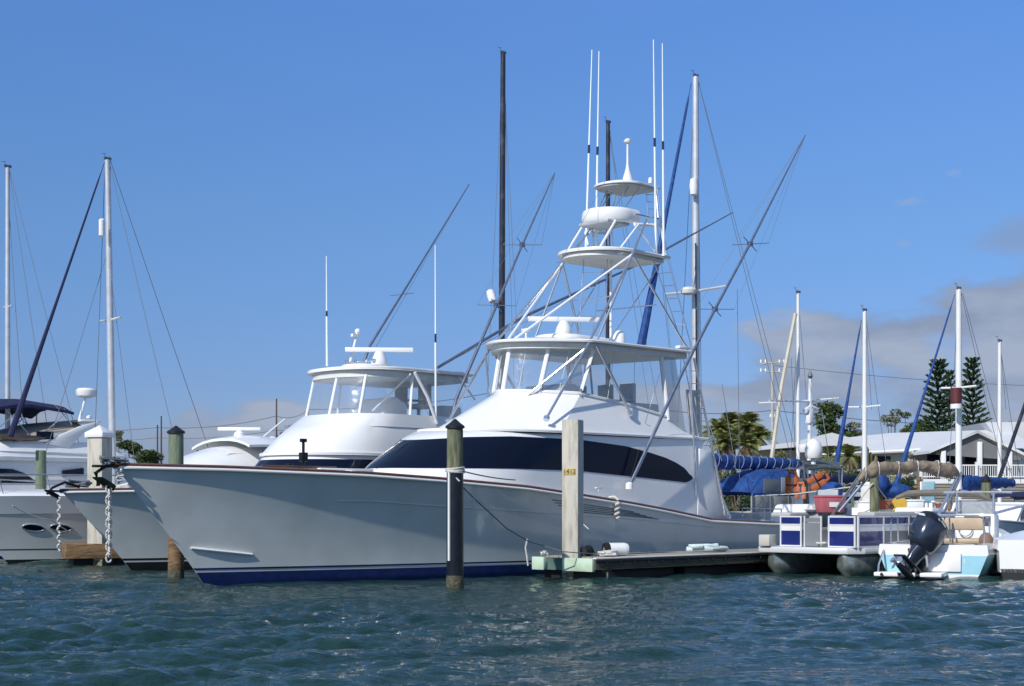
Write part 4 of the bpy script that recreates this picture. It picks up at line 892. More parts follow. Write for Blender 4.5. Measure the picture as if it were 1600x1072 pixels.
def express_cruiser():
    O = P(12, 0, 43.0); f = Frame((O.x, O.y), 44); V = f.inv
    Y = thing('motor_cruiser', 'white express cruiser with oval portholes, long sloping foredeck and open array radar', 'boat', (O.x, O.y, 0), f.th)
    H = Hull(13.0, 1.9, [(-1.9, 1.95), (0, 1.98), (4, 1.98), (8, 1.9), (13, 1.7)], 2.1, 1.85, 1.7)
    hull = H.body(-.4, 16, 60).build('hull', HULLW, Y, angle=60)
    H.band(-.4, .12, .006, rows=3).build('boot_stripe', BLACKP, hull, angle=60)
    H.band(.40, .43, .006).build('pin_stripe', BLACKP, hull, angle=60)
    H.band(.74, 1.0, .02, rel=True, rows=3).build('topside_band', WHITE, hull, angle=60)
    rr = []
    for i in range(50):
        q = lerp(.0, .97, i / 49); a = H.pt(q, 1, 1, -.02); h = H.ws(q)
        up = interp([(0, .08), (.14, .18), (.34, .28), (.42, .45), (.48, .95), (.54, 1.4), (.60, 1.70), (.72, 1.85), (.84, 1.75), (.97, .8)], q)
        rr.append([Vector((a.x, lerp(a.y, -a.y, j / 16), h + up * (1 - abs(2 * j / 16 - 1) ** 2.6))) for j in range(17)])
    MB().grid(rr).build('foredeck', WHITE, hull)
    for px in (52, 95):
        c = V(px, 825, 1.2); lx = c.x
        q = 0.3
        for _ in range(30):
            p = H.pt(q, c.z / H.ws(q), 1, .012); c = V(px, 825, -p.y); lx = c.x; q = min(.99, max(.01, q + (lx - p.x) / 15))
        pts = []
        for k in range(20):
            a = 2 * math.pi * k / 20; uu = .30 * math.cos(a); zz = c.z + .105 * math.sin(a); qq = q + uu / 14.9
            pts.append(H.pt(qq, zz / H.ws(qq), 1, .02))
        MB().add(pts, [tuple(range(20))]).build('porthole', DGLASS, hull); MB().tube(pts + pts[:1], .02, 6).build('porthole_rim', PIPE, hull)
    a = V(372, 690, 0); rr = []
    for i in range(11):
        t = i / 10; u = a.x + lerp(-.7, 2.2, t)
        rr.append([f(u, v, 3.55 + .48 * math.sin(math.pi * min(1, .25 + t * .75)) * (1 - (abs(v) / 1.9) ** 2.5)) for v in (1.7, 1.4, 1, .5, 0, -.5, -1, -1.4, -1.7)])
    MB().shell(rr, (0, 0, -.08)).build('radar_arch', WHITE, Y)
    open_array(f, V(374, 686, 0), 1.45, -R(44) - R(4), Y, .24, .85)
    MB().lathe([(.12, 0), (.22, .06), (.24, .2), (.18, .34), (.05, .4)], V(425, 700, 0), 14).build('satellite_dome', WHITE, Y)
    MB().tube([V(402, 690, 0), V(445, 655, 0)], .03, 6).build('folded_antenna', PAINTPIPE, Y)
    pts = [H.pt(lerp(.01, .40, i / 14), 1, 1, -.12) + Vector((0, 0, .62)) for i in range(15)]; MB().tube(pts, .02, 6).build('bow_rail', PIPE, Y)
    for i in range(0, 15, 3): MB().tube([pts[i], pts[i] + Vector((.16, 0, -.62))], .014, 6).build('stanchion', PIPE, Y)
    MB().tube([p - Vector((0, 0, .3)) for p in pts], .006, 4).build('rail_wire', WIRE, Y)
    o = [V(352, 713, 1.0), V(360, 709, 1.0), V(408, 709, 1.0), V(414, 713, 1.0)]; MB().tube(o, .012, 5).build('hatch_outline', GREYW, Y)
express_cruiser()

# ------------------------------------------------------------------ sailing boats
def sailboat(label, px, top, Y, rpx, mm, fore=None, th=44, boom=None, spread=(), shrouds=(), L=9.0, hullm=None, extra=None, lean=0, base=2.0, cover=None, low=None, topgear=True, group=None, fbd=0.0, name='sailboat'):
    """px/top: mast head in the photograph, Y: its distance"""
    X = (px - 800) / F * Y; f = Frame((X, Y), th)
    t = thing(name, label, 'sailboat', (X, Y, 0), R(th), group)
    H = Hull(L, .9, [(-.9, 1.25 + fbd), (L * .5, .95 + fbd), (L, 1.0 + fbd)], 1.45, 1.2, 1.4)
    h = H.body(-.3, 8, 30).build('hull', hullm or WHITE, t, angle=60); h.location = (-L * .42, 0, 0)
    H.deck(-.02, 20).build('deck', OFFW, h); H.band(-.3, .12, .006, rows=2).build('boot_stripe', NAVYP, h)
    rows = [[f(u, v, w_) for u, v in full(plan_e(uf, uc, vc, ua, va, 8, 4))] for w_, uf, uc, vc, ua, va in ((.95, -1.9, -.8, .85, 1.6, .8), (1.35, -1.6, -.6, .75, 1.5, .7), (1.42, -1.4, -.5, .6, 1.4, .6))]
    m = MB(); m.grid(rows); m.add(rows[-1], [tuple(range(len(rows[-1])))]); m.grid([[q[0] for q in rows], [q[-1] for q in rows]]); m.build('cabin', WHITE, t)
    zt = HC + (YH - top) / F * Y; r = rpx / F * Y / 2
    ft = Vector((lean, 0, 1.2)); hd = Vector((0, 0, zt))
    mast = MB().tube([ft, ft.lerp(hd, .5), hd], [r, r, r * .8], 10).build('mast', mm, t)
    if topgear:
        g = MB(); g.box(hd + Vector((0, 0, .05)), (.26, .06, .08)); g.tube([hd, hd + Vector((-.10, .06, .20))], .01, 5); g.tube([hd + Vector((-.2, .06, .19)), hd + Vector((-.02, .06, .22))], .008, 4); g.tube([hd, hd + Vector((.05, -.05, .12))], .012, 5)
        g.build('masthead_gear', WIRE, mast)
    for sz, sl_ in spread:
        p = ft.lerp(hd, (HC + (YH - sz) / F * Y - 1.2) / (zt - 1.2)); w_ = sl_ / F * Y / 2
        MB().tube([p + Vector((0, -w_, .03)), p, p + Vector((0, w_, .03))], r * .35, 6).build('spreader', mm, mast)
    for (x0, y0, x1, y1) in shrouds:
        if y1 < 745 and y1 - y0 > 150: x1, y1 = x1 + (x1 - x0) * (755 - y1) / (y1 - y0), 755
        A = P(x0, y0, Y); B = P(x1, y1, Y); Mi = (Matrix.Translation((X, Y, 0)) @ Matrix.Rotation(R(th), 4, 'Z')).inverted()
        # slack lines fan out across the beam as well
        MB().tube([Mi @ A, (Mi @ A).lerp(Mi @ B, .5) + Vector((0, 0, -.05)), Mi @ B], .011, 4).build('stay', WIRE, mast)
    Mi = (Matrix.Translation((X, Y, 0)) @ Matrix.Rotation(R(th), 4, 'Z')).inverted()
    if fore:
        x0, y0, x1, y1, wpx, fm = fore; A = P(x0, y0, Y); k = (x1 - 800) / F
        # lower end lies forward along the keel line
        q = (k * Y - X) / (-(math.cos(R(th))) + k * math.sin(R(th))); Bp = Vector((-q, 0, HC + (YH - y1) / F * (Y - q * math.sin(R(th)))))
        A = Mi @ A; rr_ = wpx / F * Y / 2
        MB().tube([A, A.lerp(Bp, .04), A.lerp(Bp, .08), A.lerp(Bp, .5), Bp], [.012, .012, rr_ * .28, rr_ * .45, rr_], 8).build('furled_sail', fm, t)
    if boom:
        bz, bl, cm = boom; B0, B1 = Vector((.1, 0, bz)), Vector((bl, 0, bz + .05))
        MB().tube([B0, B1], .07, 8).build('boom', MASTW, t)
        if cm:
            n = 26; m = MB(); rnd = random.Random(int(px)); rows = []
            for i in range(n + 1):
                q = i / n; c_ = B0.lerp(B1, q) + Vector((0, 0, .14)); rad = lerp(.30, .16, q) * (1 + .12 * math.sin(i * 1.9) + rnd.uniform(-.05, .05))
                if i in (0, n): rad *= .3
                rows.append([c_ + Vector((0, rad * .75 * math.cos(a), rad * math.sin(a))) for a in [2 * math.pi * j / 10 for j in range(10)]])
            m.grid(rows, close=True); cv_ = m.build('sail_cover', cm, t, angle=70)
    return t, f, Mi
sailboat('sailing boat with silver mast at the far left edge', 12, 262, 51, 8, MASTA, spread=((480, 30),), shrouds=((14, 262, 70, 640), (14, 262, 110, 640), (10, 262, 35, 640)), lean=0.0)
_, f2, Mi2 = sailboat('silver-masted sailing boat with a dark navy furled sail', 168, 250, 49, 11, MASTA, fore=(164, 252, 16, 682, 10, NAVYC), spread=((500, 64),),
         shrouds=((170, 250, 262, 640), (172, 250, 312, 660), (164, 260, 150, 640), (166, 400, 92, 640), (172, 420, 200, 640)), lean=.22)
m = MB().lathe([(.05, -.3), (.10, -.26), (.10, .26), (.05, .3)], Mi2 @ P(159, 356, 48.6), 10).build('radar_reflector', WHITE, _, loc=None)
t3, f3, Mi3 = sailboat('sailing boat with a tall dark mast and a white fender tied to it', 786, 84, 52, 10, MASTD, shrouds=((786, 86, 760, 640), (787, 100, 800, 500), (786, 84, 812, 600)), lean=-.1)
MB().lathe([(.05, -.26), (.14, -.2), (.16, 0), (.14, .2), (.05, .26)], Mi3 @ P(768, 463, 51.6), 12, Matrix.Rotation(R(-22), 4, 'X')).build('radar_reflector', WHITE, t3)
sailboat('sailing boat with a short dark mast seen behind the tuna tower', 950, 192, 55, 8, MASTD, shrouds=((952, 195, 962, 270), (950, 195, 990, 420), (950, 195, 1000, 540)))
t4, f4, Mi4 = sailboat('sailing boat with tall white mast, blue furled foresail and blue sail cover', 1087, 120, 50, 12, MASTA, fore=(1080, 130, 998, 560, 14, BLUEC), spread=((455, 120),),
         boom=(3.05, 6.2, BLUEC), shrouds=((1090, 122, 1205, 560), (1090, 122, 1232, 700), (1086, 122, 1060, 640), (1152, 452, 1155, 700), (1036, 455, 1062, 690), (1090, 150, 1096, 640)), L=11.5, fbd=.5)
MB().lathe([(.12, -.1), (.26, -.06), (.28, .05), (.22, .14), (.05, .16)], Mi4 @ P(1076, 456, 49.6), 16).build('radome', OFFW, t4)
MB().lathe([(.05, -.3), (.13, -.26), (.15, 0), (.13, .26), (.05, .3)], Mi4 @ P(1084, 292, 49.7), 12).build('radar_reflector', WHITE, t4)
MB().tube([Mi4 @ P(1087, 380, 49.8), Mi4 @ P(1089, 700, 49.8)], .028, 6).build('mast_track', MASTD, t4)
# white lashings round the sail cover
m = None
for i in range(11):
    c = Vector((1.0 + i * .47, 0, 3.2)); rad = lerp(.29, .17, (1.0 + i * .47) / 6.2)
    MB().tube([c + Vector((.10 * math.sin(a), rad * .86 * math.cos(a), rad * 1.12 * math.sin(a))) for a in [k * math.pi / 6 for k in range(13)]], .011, 5).build('lashing', mat('pale_blue_cord', (.25, .32, .48), .9), t4)
# its spray hood with windows, cockpit tent and lee cloths
def T4(px, py, v): return Frame((t4.location.x, t4.location.y), 44).inv(px, py, v)
rr = []
for i in range(13):
    t = i / 12; u = lerp(1.9, 5.4, t); hh = interp([(0, 2.2), (.15, 2.75), (.4, 3.0), (.75, 3.02), (.92, 2.75), (1, 2.2)], t)
    rr.append([f4(u, v, 2.05 + (hh - 2.05) * (1 - (abs(v) / 1.35) ** 3.2)) for v in (1.33, 1.28, 1.1, .8, .4, 0, -.4, -.8, -1.1, -1.28, -1.33)])
hood = MB().shell(rr, (0, 0, -.02)).build('spray_hood', BLUEC, t4)
for u0, u1, z0, z1, mm_ in ((2.0, 2.9, 2.14, 2.62, mat('hood_glass', (.16, .18, .2), .2)), (3.0, 3.75, 2.14, 2.68, mat('hood_glass_pale', (.36, .37, .35), .3)), (4.05, 5.15, 2.14, 2.66, mat('window_cloth', (.22, .23, .22), .4))):
    MB().box(f4((u0 + u1) / 2, 1.36, (z0 + z1) / 2), (u1 - u0, .02, z1 - z0)).build('hood_window', mm_, hood, bevel=.008)
MB().box(f4(3.6, 1.40, 2.08), (4.6, .05, .12)).build('hood_skirt', BLUEC, t4, bevel=.02)
for i in range(4): MB().box(f4(1.7 + i * 1.05, 1.43, 1.74), (1.03, .03, .56)).build('lee_cloth', mat('grey_cloth', (.42, .42, .39), .85, var=.25, bump=.03, bs=3), t4, bevel=.01)
for i in range(5): MB().tube([f4(1.2 + i * 1.05, 1.46, 1.2), f4(1.2 + i * 1.05, 1.46, 2.1)], .015, 6).build('stanchion', PIPE, t4)
sailboat('sailing boat with a pale mast and a leaning cream pole beside it', 1247, 458, 58, 6, MASTW, shrouds=((1247, 462, 1262, 640), (1249, 462, 1236, 700)), spread=((627, 150),), boom=(2.6, 4.2, NAVYC))
rope([P(1243, 490, 57.3), P(1222, 600, 57.3), P(1203, 735, 57.3)], .085, 'leaning cream wooden pole beside a pale mast', mat('cream_pole', (.60, .56, .45), .6, var=.15), 'spar', cat='pole')
sailboat('sailing boat with white mast and dark blue furled sail above the palms', 1351, 486, 56, 7.5, MASTW, fore=(1346, 500, 1306, 730, 9, BLUEC), spread=((636, 58),), shrouds=((1352, 490, 1362, 640), (1352, 490, 1390, 760)))
t5, f5, Mi5 = sailboat('sailing boat with thick white mast, blue furled sail and blue sail cover', 1498, 452, 52, 10, MASTW, fore=(1492, 460, 1390, 790, 9, BLUEC), spread=((606, 60),), boom=(2.35, 4.1, BLUEC), shrouds=((1502, 458, 1545, 640), (1504, 458, 1580, 740), (1497, 460, 1485, 700)))
MB().lathe([(.19, -.26), (.20, .26)], Mi5 @ P(1494, 618, 51.4), 14).build('signal_cylinder', mat('dark_red', (.10, .02, .02), .6), t5); MB().lathe([(.20, -.08), (.20, .08)], Mi5 @ P(1494, 635, 51.4), 14).build('signal_base', WHITE, t5)
sailboat('sailing boat with a thin white mast near the right edge', 1562, 534, 57, 6.5, MASTW, shrouds=((1563, 536, 1572, 640), (1562, 536, 1590, 720)))
rope([P(1606, 620, 54), P(1562, 745, 51.5)], .075, 'dark leaning furled sail cutting in at the right edge', MASTD, 'furled_sail', cat='sail')

# ------------------------------------------------------------------ pontoon boat
def pontoon_boat():
    O = P(1180, 0, 36.7); th = 44; Y = thing('pontoon_boat', 'pontoon boat with white and blue panelled fence and a rolled tan folding top', 'boat', (O.x, O.y, 0), R(th))
    f = Frame((O.x, O.y), th)                                   # u aft along the side, v to the photographer's right
    W, L, dz = 2.85, 7.6, .68
    o = [(0, .12), (.12, 0), (L, 0), (L, W), (.5, W), (.12, W - .25), (0, W - .5)]
    MB().prism([f(a, b, dz - .14) for a, b in o], (0, 0, .15)).build('deck', mat('deck_edge', (.66, .67, .66), .4, metal=.2), Y, bevel=.025)
    for v in (.42, W - .42):
        m = MB(); prof = [(.05, -.62), (.16, -.56), (.24, -.42), (.31, -.15), (.34, .4), (.34, L - .2), (.25, L)]
        rows = []
        for r_, u in prof:
            rows.append([f(u + .30 * max(0, -math.sin(a)) * (1 if u < 1 else 0), v + r_ * math.copysign(abs(math.cos(a)) ** (.35 if math.sin(a) > 0 else .8), math.cos(a)), .22 + .33 * math.sin(a) * (1 if u > -.3 else .93)) for a in [2 * math.pi * k / 24 for k in range(24)]])
        m.grid([[p for p in r_] for r_ in rows], close=True); m.add(rows[-1], [tuple(range(24))]); m.add(rows[0], [tuple(range(24))])
        # the nose sits under the deck front: shift aft
        m.v = [p + Vector((.75 * .98, 0, 0)) for p in m.v]
        pt_ = m.build('pontoon', ALU, Y, angle=60)
        MB().box(f(L / 2 + .2, v, .02), (L - 1.5, .03, .10)).build('keel_strip', ALU, pt_)
    z0, z1 = dz + .02, dz + .77
    FR = mat('fence_frame', (.74, .75, .75), .35, metal=.25); GREYP = mat('grey_fence', (.20, .21, .22), .5, var=.1); WP = mat('white_fence_panel', (.74, .74, .71), .3, coat=.4, var=.04)
    def panel(A, B, cols=(PBLUE, WP, PBLUE)):
        A, B = Vector(A), Vector(B); d = B - A; L2 = d.length; ang = math.atan2(d.y, d.x); mid = (A + B) / 2; nrm = Vector((math.sin(ang), -math.cos(ang), 0))
        fr = MB()
        for z_ in (z0 + .02, z1 - .02, z1 - .17, z1 - .26): pass
        for e in (A, B): fr.box((e.x, e.y, (z0 + z1) / 2), (.04, .04, z1 - z0), ang)
        for z_ in (z0 + .015, z1 - .02, z1 - .215): fr.box((mid.x, mid.y, z_), (L2, .036, .035), ang)
        fo = fr.build('fence_frame', FR, Y)
        for (a, b), c_ in zip(((z0 + .03, z1 - .37), (z1 - .365, z1 - .235), (z1 - .195, z1 - .04)), cols):
            MB().box((mid.x, mid.y, (a + b) / 2), (L2 - .04, .022, b - a), ang).build('fence_panel', c_, fo)
        return fo
    e = .22
    panel(f(e, .62, 0), f(e, 1.22, 0)); 
    # gate
    gt = MB()
    for v_ in (1.32, 1.80): gt.box(f(e, v_, (z0 + z1) / 2), (.035, .035, z1 - z0))
    g_ = gt.build('gate', FR, Y); MB().box(f(e, 1.56, z0 + .30), (.02, .44, .56)).build('gate_mesh', GREYP, g_); MB().box(f(e, 1.56, z1 - .1), (.02, .44, .10)).build('gate_mesh', GREYP, g_)
    panel(f(e, 2.02, 0), f(e + .0, W - .52, 0) if False else f(e + .02, W - .12, 0))
    MB().box(f(e + .9, 1.95, (z0 + z1) / 2 + .02), (1.5, .04, z1 - z0)).build('seat_back', mat('cream_vinyl', (.52, .5, .45), .6, var=.1), Y, bevel=.02)
    xs = [e + .02, 1.35, 2.5]
    panel(f(xs[0] + .05, W - .06, 0), f(xs[1], W - .05, 0), (PBLUE, WP, PBLUE)); panel(f(xs[1] + .02, W - .05, 0), f(xs[2], W - .05, 0), (GREYP, WP, PBLUE)); panel(f(xs[2] + .02, W - .05, 0), f(L - 1.2, W - .05, 0), (GREYP, WP, PBLUE))
    panel(f(1.0, .08, 0), f(L - 1, .08, 0))
    # padded lounge tops
    m = MB(); m.box(f(3.6, W - .32, z1 + .03), (5.2, .5, .14)); m.build('lounge_top', mat('grey_vinyl', (.42, .42, .41), .6, var=.12), Y, bevel=.05)
    m = MB(); m.box(f(1.0, .5, z1 + .02), (1.3, .6, .12)); m.build('lounge_top', mat('grey_vinyl', (.4, .4, .4)), Y, bevel=.05)
    MB().box(f(.08, .32, dz + .16), (.32, .32, .28)).build('step_box', mat('cream_vinyl', (.5, .5, .45)), Y, bevel=.02)
    fb_ = MB().lathe([(.03, .3), (.10, .22), (.12, 0), (.13, -.25), (.06, -.34)], f(2.5, W + .10, dz + .30), 12).build('fender', RUBBER, Y)
    MB().tube([f(2.5, W + .08, dz + .55), f(2.48, W + .02, z1)], .015, 5).build('fender_line', RUBBER, fb_)
    # console, seats
    m = MB(); m.box(f(1.9, 1.0, 1.25), (.7, .7, 1.0)); m.box(f(1.7, 1.0, 1.9), (.05, .6, .4)); m.build('console', GREYW, Y, bevel=.05)
    for (u, v) in ((1.2, .9), (1.5, 1.4)):
        m = MB(); m.box(f(u, v, 1.35), (.08, .48, .62), m=Matrix.Rotation(R(18), 4, 'Y')); m.box(f(u + .25, v, 1.1), (.5, .5, .12)); m.build('captain_chair', mat('grey_vinyl2', (.30, .32, .35), .5, var=.2), Y, bevel=.04)
    # rolled folding top on raked arms
    V = f.inv
    def VP(px, py, Yd): return Matrix.Rotation(-R(th), 4, 'Z') @ (P(px, py, Yd) - Vector((O.x, O.y, 0)))
    rr = []; tabx = [(1341, 750, 4), (1350, 740, 13), (1364, 735, 16), (1385, 732, 13), (1415, 730, 12), (1445, 729, 11), (1462, 731, 15), (1478, 735, 15), (1492, 737, 14), (1498, 741, 6)]
    rnd = random.Random(4); n = 46
    for i in range(n + 1):
        px = lerp(1341, 1498, i / n); cy = interp([(a, b) for a, b, c_ in tabx], px); r_ = interp([(a, c_) for a, b, c_ in tabx], px) / F * 36 * .74
        c_ = VP(px, cy, lerp(35.6, 36.8, i / n)); r_ *= 1 + .10 * math.sin(i * 1.1) + rnd.uniform(-.06, .06)
        rr.append([c_ + Vector((.0, 0, 0)) + (Matrix.Rotation(-R(th), 4, 'Z') @ Vector((0, r_ * math.cos(a), r_ * (1 + .18 * math.sin(3 * a + i * .35)) * math.sin(a)))) for a in [2 * math.pi * k / 14 for k in range(14)]])
    m = MB(); m.grid(rr, close=True)
    for e_ in (0, -1): m.add(rr[e_], [tuple(range(14))])
    top = m.build('folding_top', TANC, Y, angle=75)
    for px in (1352, 1375, 1403, 1435, 1467):
        k = int((px - 1341) / 157 * n); MB().tube([p + (p - sum(rr[k], Vector()) / 14) * .05 for p in rr[k]] + [rr[k][0]], .014, 5).build('strap', ROPE, top)
    for a, b, Ya, Yb in (((1347, 738), (1300, 806), 35.6, 36.4), ((1356, 746), (1311, 800), 35.7, 35.9), ((1496, 745), (1462, 812), 36.7, 36.5), ((1503, 738), (1476, 800), 36.7, 37.2), ((1500, 742), (1480, 774), 36.8, 37.0), ((1347, 738), (1330, 770), 35.6, 36.6)):
        MB().tube([VP(*a, Ya), VP(*b, Yb)], .038, 8).build('top_arm', PIPE, top)
    return Y, f
PB, fpb = pontoon_boat()
c = P(1297, 801, 36.6)
t = thing('cool_box', 'faded red cool box with a white label standing on the pontoon boat', 'cool box', (c.x, c.y, c.z), R(14))
m = MB(); k = .5
m.add([(-.30, -.2, 0), (.30, -.2, 0), (.30, .2, 0), (-.30, .2, 0), (-.34, -.23, .38), (.34, -.23, .38), (.34, .23, .38), (-.34, .23, .38)], [(0, 3, 2, 1), (4, 5, 6, 7), (0, 1, 5, 4), (1, 2, 6, 5), (2, 3, 7, 6), (3, 0, 4, 7)]); m.build('box', PINKR, t, bevel=.03)
MB().box((0, 0, .40), (.70, .48, .06)).build('lid', PINKR, t, bevel=.02)
m = MB(); m.box((0, -.232, .20), (.26, .012, .12)); o = m.build('label_patch', WHITE, t)
c = P(1268, 800, 36.9); o = MB().lathe([(.02, 0), (.16, .03), (.2, .06), (.06, .10), (.02, .16)], (0, 0, 0), 14).build('life_ring_cover', OFFW, loc=c); tag(o, 'small white dome shaped cover lying on the pontoon boat seat', 'cover')

# ------------------------------------------------------------------ small boat with big outboard
def outboard_boat():
    O = P(1457, 0, 34.0); th = 62; Y = thing('motor_boat', 'small white and light blue open motorboat with a big dark grey outboard tilted up', 'boat', (O.x, O.y, 0), R(th))
    f = Frame((O.x, O.y), th)
    # sections from the transom (u=0) running to the bow (u=6.4); v to the right
    secs = [(0, 1.22, 1.05, .80), (.8, 1.26, 1.08, .80), (2.5, 1.28, 1.08, .84), (4.2, 1.10, .85, .95), (5.6, .62, .35, 1.08), (6.5, .04, .02, 1.18)]
    def sec(u, i):
        u_, B, b, h = [interp([(s_[0], s_[q]) for s_ in secs], u) for q in range(4)]
        return [(B, h), (B + .03, h - .22), (B, h - .25), (b, .12), (b * .92, 0), (b * .4, -.22), (0, -.3)]
    us = [i / 20 * 6.5 for i in range(21)]
    def strip(i0, i1, name, m_):
        m = MB()
        for sg in (1, -1): m.grid([[f(u, sg * v, z) for v, z in sec(u, 0)[i0:i1 + 1]] for u in us])
        a = [f(0, v, z) for v, z in sec(0, 0)[i0:i1 + 1]]; b = [f(0, -v, z) for v, z in sec(0, 0)[i0:i1 + 1]]
        m.grid([a, b]); return m.build(name, m_, Y, angle=40)
    strip(0, 2, 'gunwale', WHITE); strip(2, 3, 'hull_side', LBLUE); strip(3, 6, 'bottom', WHITE)
    # deck and cockpit
    m = MB(); rr = []
    for u in us:
        B = sec(u, 0)[0][0]; i_ = max(0.02, B - .26); fl = .42 if .7 < u < 4.6 else .80
        h = sec(u, 0)[0][1]; rr.append([f(u, B, h), f(u, i_, h + .02), f(u, i_ * .97, min(h, fl) if fl < .5 else h), f(u, 0, min(h, fl) if fl < .5 else h + .03), f(u, -i_ * .97, min(h, fl) if fl < .5 else h), f(u, -i_, h + .02), f(u, -B, h)])
    m.grid(rr); m.build('deck', WHITE, Y, angle=40)
    # white plate on the transom centre, swim platforms
    MB().box(f(-.03, .25, .40), (.05, .80, .44)).build('transom_plate', WHITE, Y, bevel=.015)
    for v_, w_ in ((-.72, .95), (.1, .5)):
        p_ = MB().box(f(-.35, v_, .12), (.66, w_, .10)).build('swim_platform', WHITE, Y, bevel=.03)
    MB().tube([f(-.62, -1.1, .18), f(-.5, -1.12, .34), f(-.02, -1.12, .66)], .022, 6).build('platform_strut', PIPE, Y); MB().tube([f(-.05, -.62, .30), f(-.35, -.36, .55)], .02, 6).build('boarding_ladder', PIPE, Y)
    for v_ in (-1.0, -.6): MB().lathe([(.0, 0), (.04, .02)], f(-.69, v_, .12), 8, Matrix.Rotation(R(-90), 4, 'Y')).build('screw', BLACKP, Y)
    text_mesh('1', .16, 'hull_mark', WHITE, Y, f(-.004, .72, .42), (R(90), 0, R(-90)))
    # outboard, tilted
    ob = MB(); cx, cy, cz = -.42, .12, .0
    def ell(c, rx, ry, n=22): return [Vector((c[0] + rx * math.copysign(abs(math.cos(a)) ** .75, math.cos(a)), c[1] + ry * math.copysign(abs(math.sin(a)) ** .75, math.sin(a)), c[2])) for a in [2 * math.pi * k / n for k in range(n)]]
    base = f(-.42, -.16, .80)
    Rt = Matrix.Rotation(R(-34), 4, 'Z') @ Matrix.Rotation(R(38), 4, 'Y') @ Matrix.Scale(.92, 4)
    def seg(prof, name, m_, parent, sh=(0, 0, 0)):
        m = MB(); rows = []
        for z_, rx, ry, ox in prof: rows.append([Rt @ (p + Vector(sh)) + base for p in ell((ox, 0, z_), rx, ry)])
        m.grid(rows, close=True); m.add(rows[0], [tuple(range(22))]); m.add(rows[-1], [tuple(range(22))]); return m.build(name, m_, parent, angle=50)
    cowl = seg([(-.14, .24, .22, .02), (-.02, .34, .31, 0), (.16, .40, .36, -.02), (.40, .43, .38, -.03), (.56, .42, .37, -.03)], 'outboard_cowl', OUTB, Y)
    seg([(.565, .425, .375, -.03), (.66, .41, .36, -.04), (.76, .35, .30, -.06), (.83, .22, .18, -.08), (.85, .05, .05, -.09)], 'cowl_top', OUTD, cowl)
    seg([(-.86, .07, .045, .02), (-.6, .17, .07, 0), (-.35, .20, .11, 0), (-.12, .22, .19, .02)], 'midsection', OUTB, cowl)
    # lower unit, anti-ventilation plate, gearcase, propeller
    m = MB(); c_ = Rt @ Vector((-.05, 0, -.64)) + base; m.box(c_, (.70, .36, .05), m=Rt.to_3x3().normalized().to_4x4()); m.build('ventilation_plate', OUTD, cowl, bevel=.01)
    gM = Rt.to_3x3().normalized().to_4x4() @ Matrix.Rotation(R(90), 4, 'Y')
    gc = MB().lathe([(.01, -.36), (.06, -.26), (.085, -.05), (.08, .2), (.05, .3)], Rt @ Vector((-.02, 0, -.84)) + base, 14, gM).build('gearcase', OUTD, cowl)
    hub = Rt @ Vector((-.42, 0, -.84)) + base; m = MB(); m.lathe([(.055, -.1), (.05, .08)], hub, 10, gM)
    for k in range(3):
        a = 2 * math.pi * k / 3 + .4; e1 = Vector((0, math.cos(a), math.sin(a))); e2 = Vector((.35, -math.sin(a), math.cos(a)))
        pts = [e1 * .04 - e2 * .03, e1 * .10 - e2 * .09, e1 * .19 - e2 * .05, e1 * .20 + e2 * .04, e1 * .12 + e2 * .09, e1 * .04 + e2 * .04]
        m.prism([(Rt.to_3x3() @ p) + hub for p in pts], Rt.to_3x3() @ Vector((.012, 0, 0)))
    m.build('propeller', PIPE, gc)
    br = MB(); br.box(f(-.12, -.28, .50), (.26, .36, .62)); br.build('mounting_bracket', OUTD, Y, bevel=.03)
    br = MB(); br.tube([f(-.1, -.45, .3), f(-.3, -.45, .7)], .05); br.build('tilt_ram', OUTD, Y); br = MB(); br.tube([f(-.1, -.1, .3), f(-.3, -.1, .7)], .05); br.build('tilt_ram', PIPE, Y)
    # pale stripe lettering on the cowl: two slanted bars and strokes
    for a_, L_, dz_ in ((.10, .34, .64), (-.02, .22, .59)):
        c_ = Rt @ Vector((-.452 if dz_ > .6 else -.458, a_, dz_)) + base; MB().box(c_, (.012, L_, .028), m=Rt.to_3x3().normalized().to_4x4() @ Matrix.Rotation(R(8), 4, 'X')).build('cowl_stripe', OFFW, cowl)
    for sd in (-1, 1):
        for z_, L_, x_ in ((.70, .30, .06), (.64, .20, -.02), (.64, .07, -.2)):
            c_ = Rt @ Vector((x_, sd * (.352 if z_ > .66 else .372), z_)) + base; MB().box(c_, (L_ * .88, .012, .03), m=Rt.to_3x3().normalized().to_4x4() @ Matrix.Rotation(R(12), 4, 'Y')).build('cowl_stripe', OFFW, cowl)
    c_ = Rt @ Vector((-.03, 0, .565)) + base
    # leaning seat with tan back, helm console, T top frame
    st = MB(); st.box(f(1.55, .35, .62), (.5, 1.15, .40)); st.build('seat_box', WHITE, Y, bevel=.05)
    sb = MB(); sb.box(f(1.5, .35, .86), (.55, 1.2, .12)); sb.build('seat_cushion', SEAT, Y, bevel=.05)
    ss = MB(); ss.box(f(1.25, .35, 1.27), (.10, 1.15, .30)); ss.build('seat_backrest', SEAT, Y, bevel=.06)
    for v_ in (-.24, .94): MB().tube([f(1.35, v_, .85), f(1.22, v_, 1.1), f(1.18, v_ * .98, 1.42), f(1.2, v_ + (.12 if v_ < 0 else -.12), 1.47)], .025, 6).build('seat_frame', PIPE, Y)
    MB().tube([f(1.18, -.12, 1.47), f(1.18, .82, 1.47)], .022, 6).build('seat_frame', PIPE, Y)
    cn = MB(); cn.box(f(2.4, .55, .95), (.6, .95, 1.1)); cn.build('helm_console', WHITE, Y, bevel=.06)
    MB().box(f(2.09, .62, 1.33), (.02, .62, .24)).build('dash', mat('dash', (.10, .10, .10), .4), Y, bevel=.01)
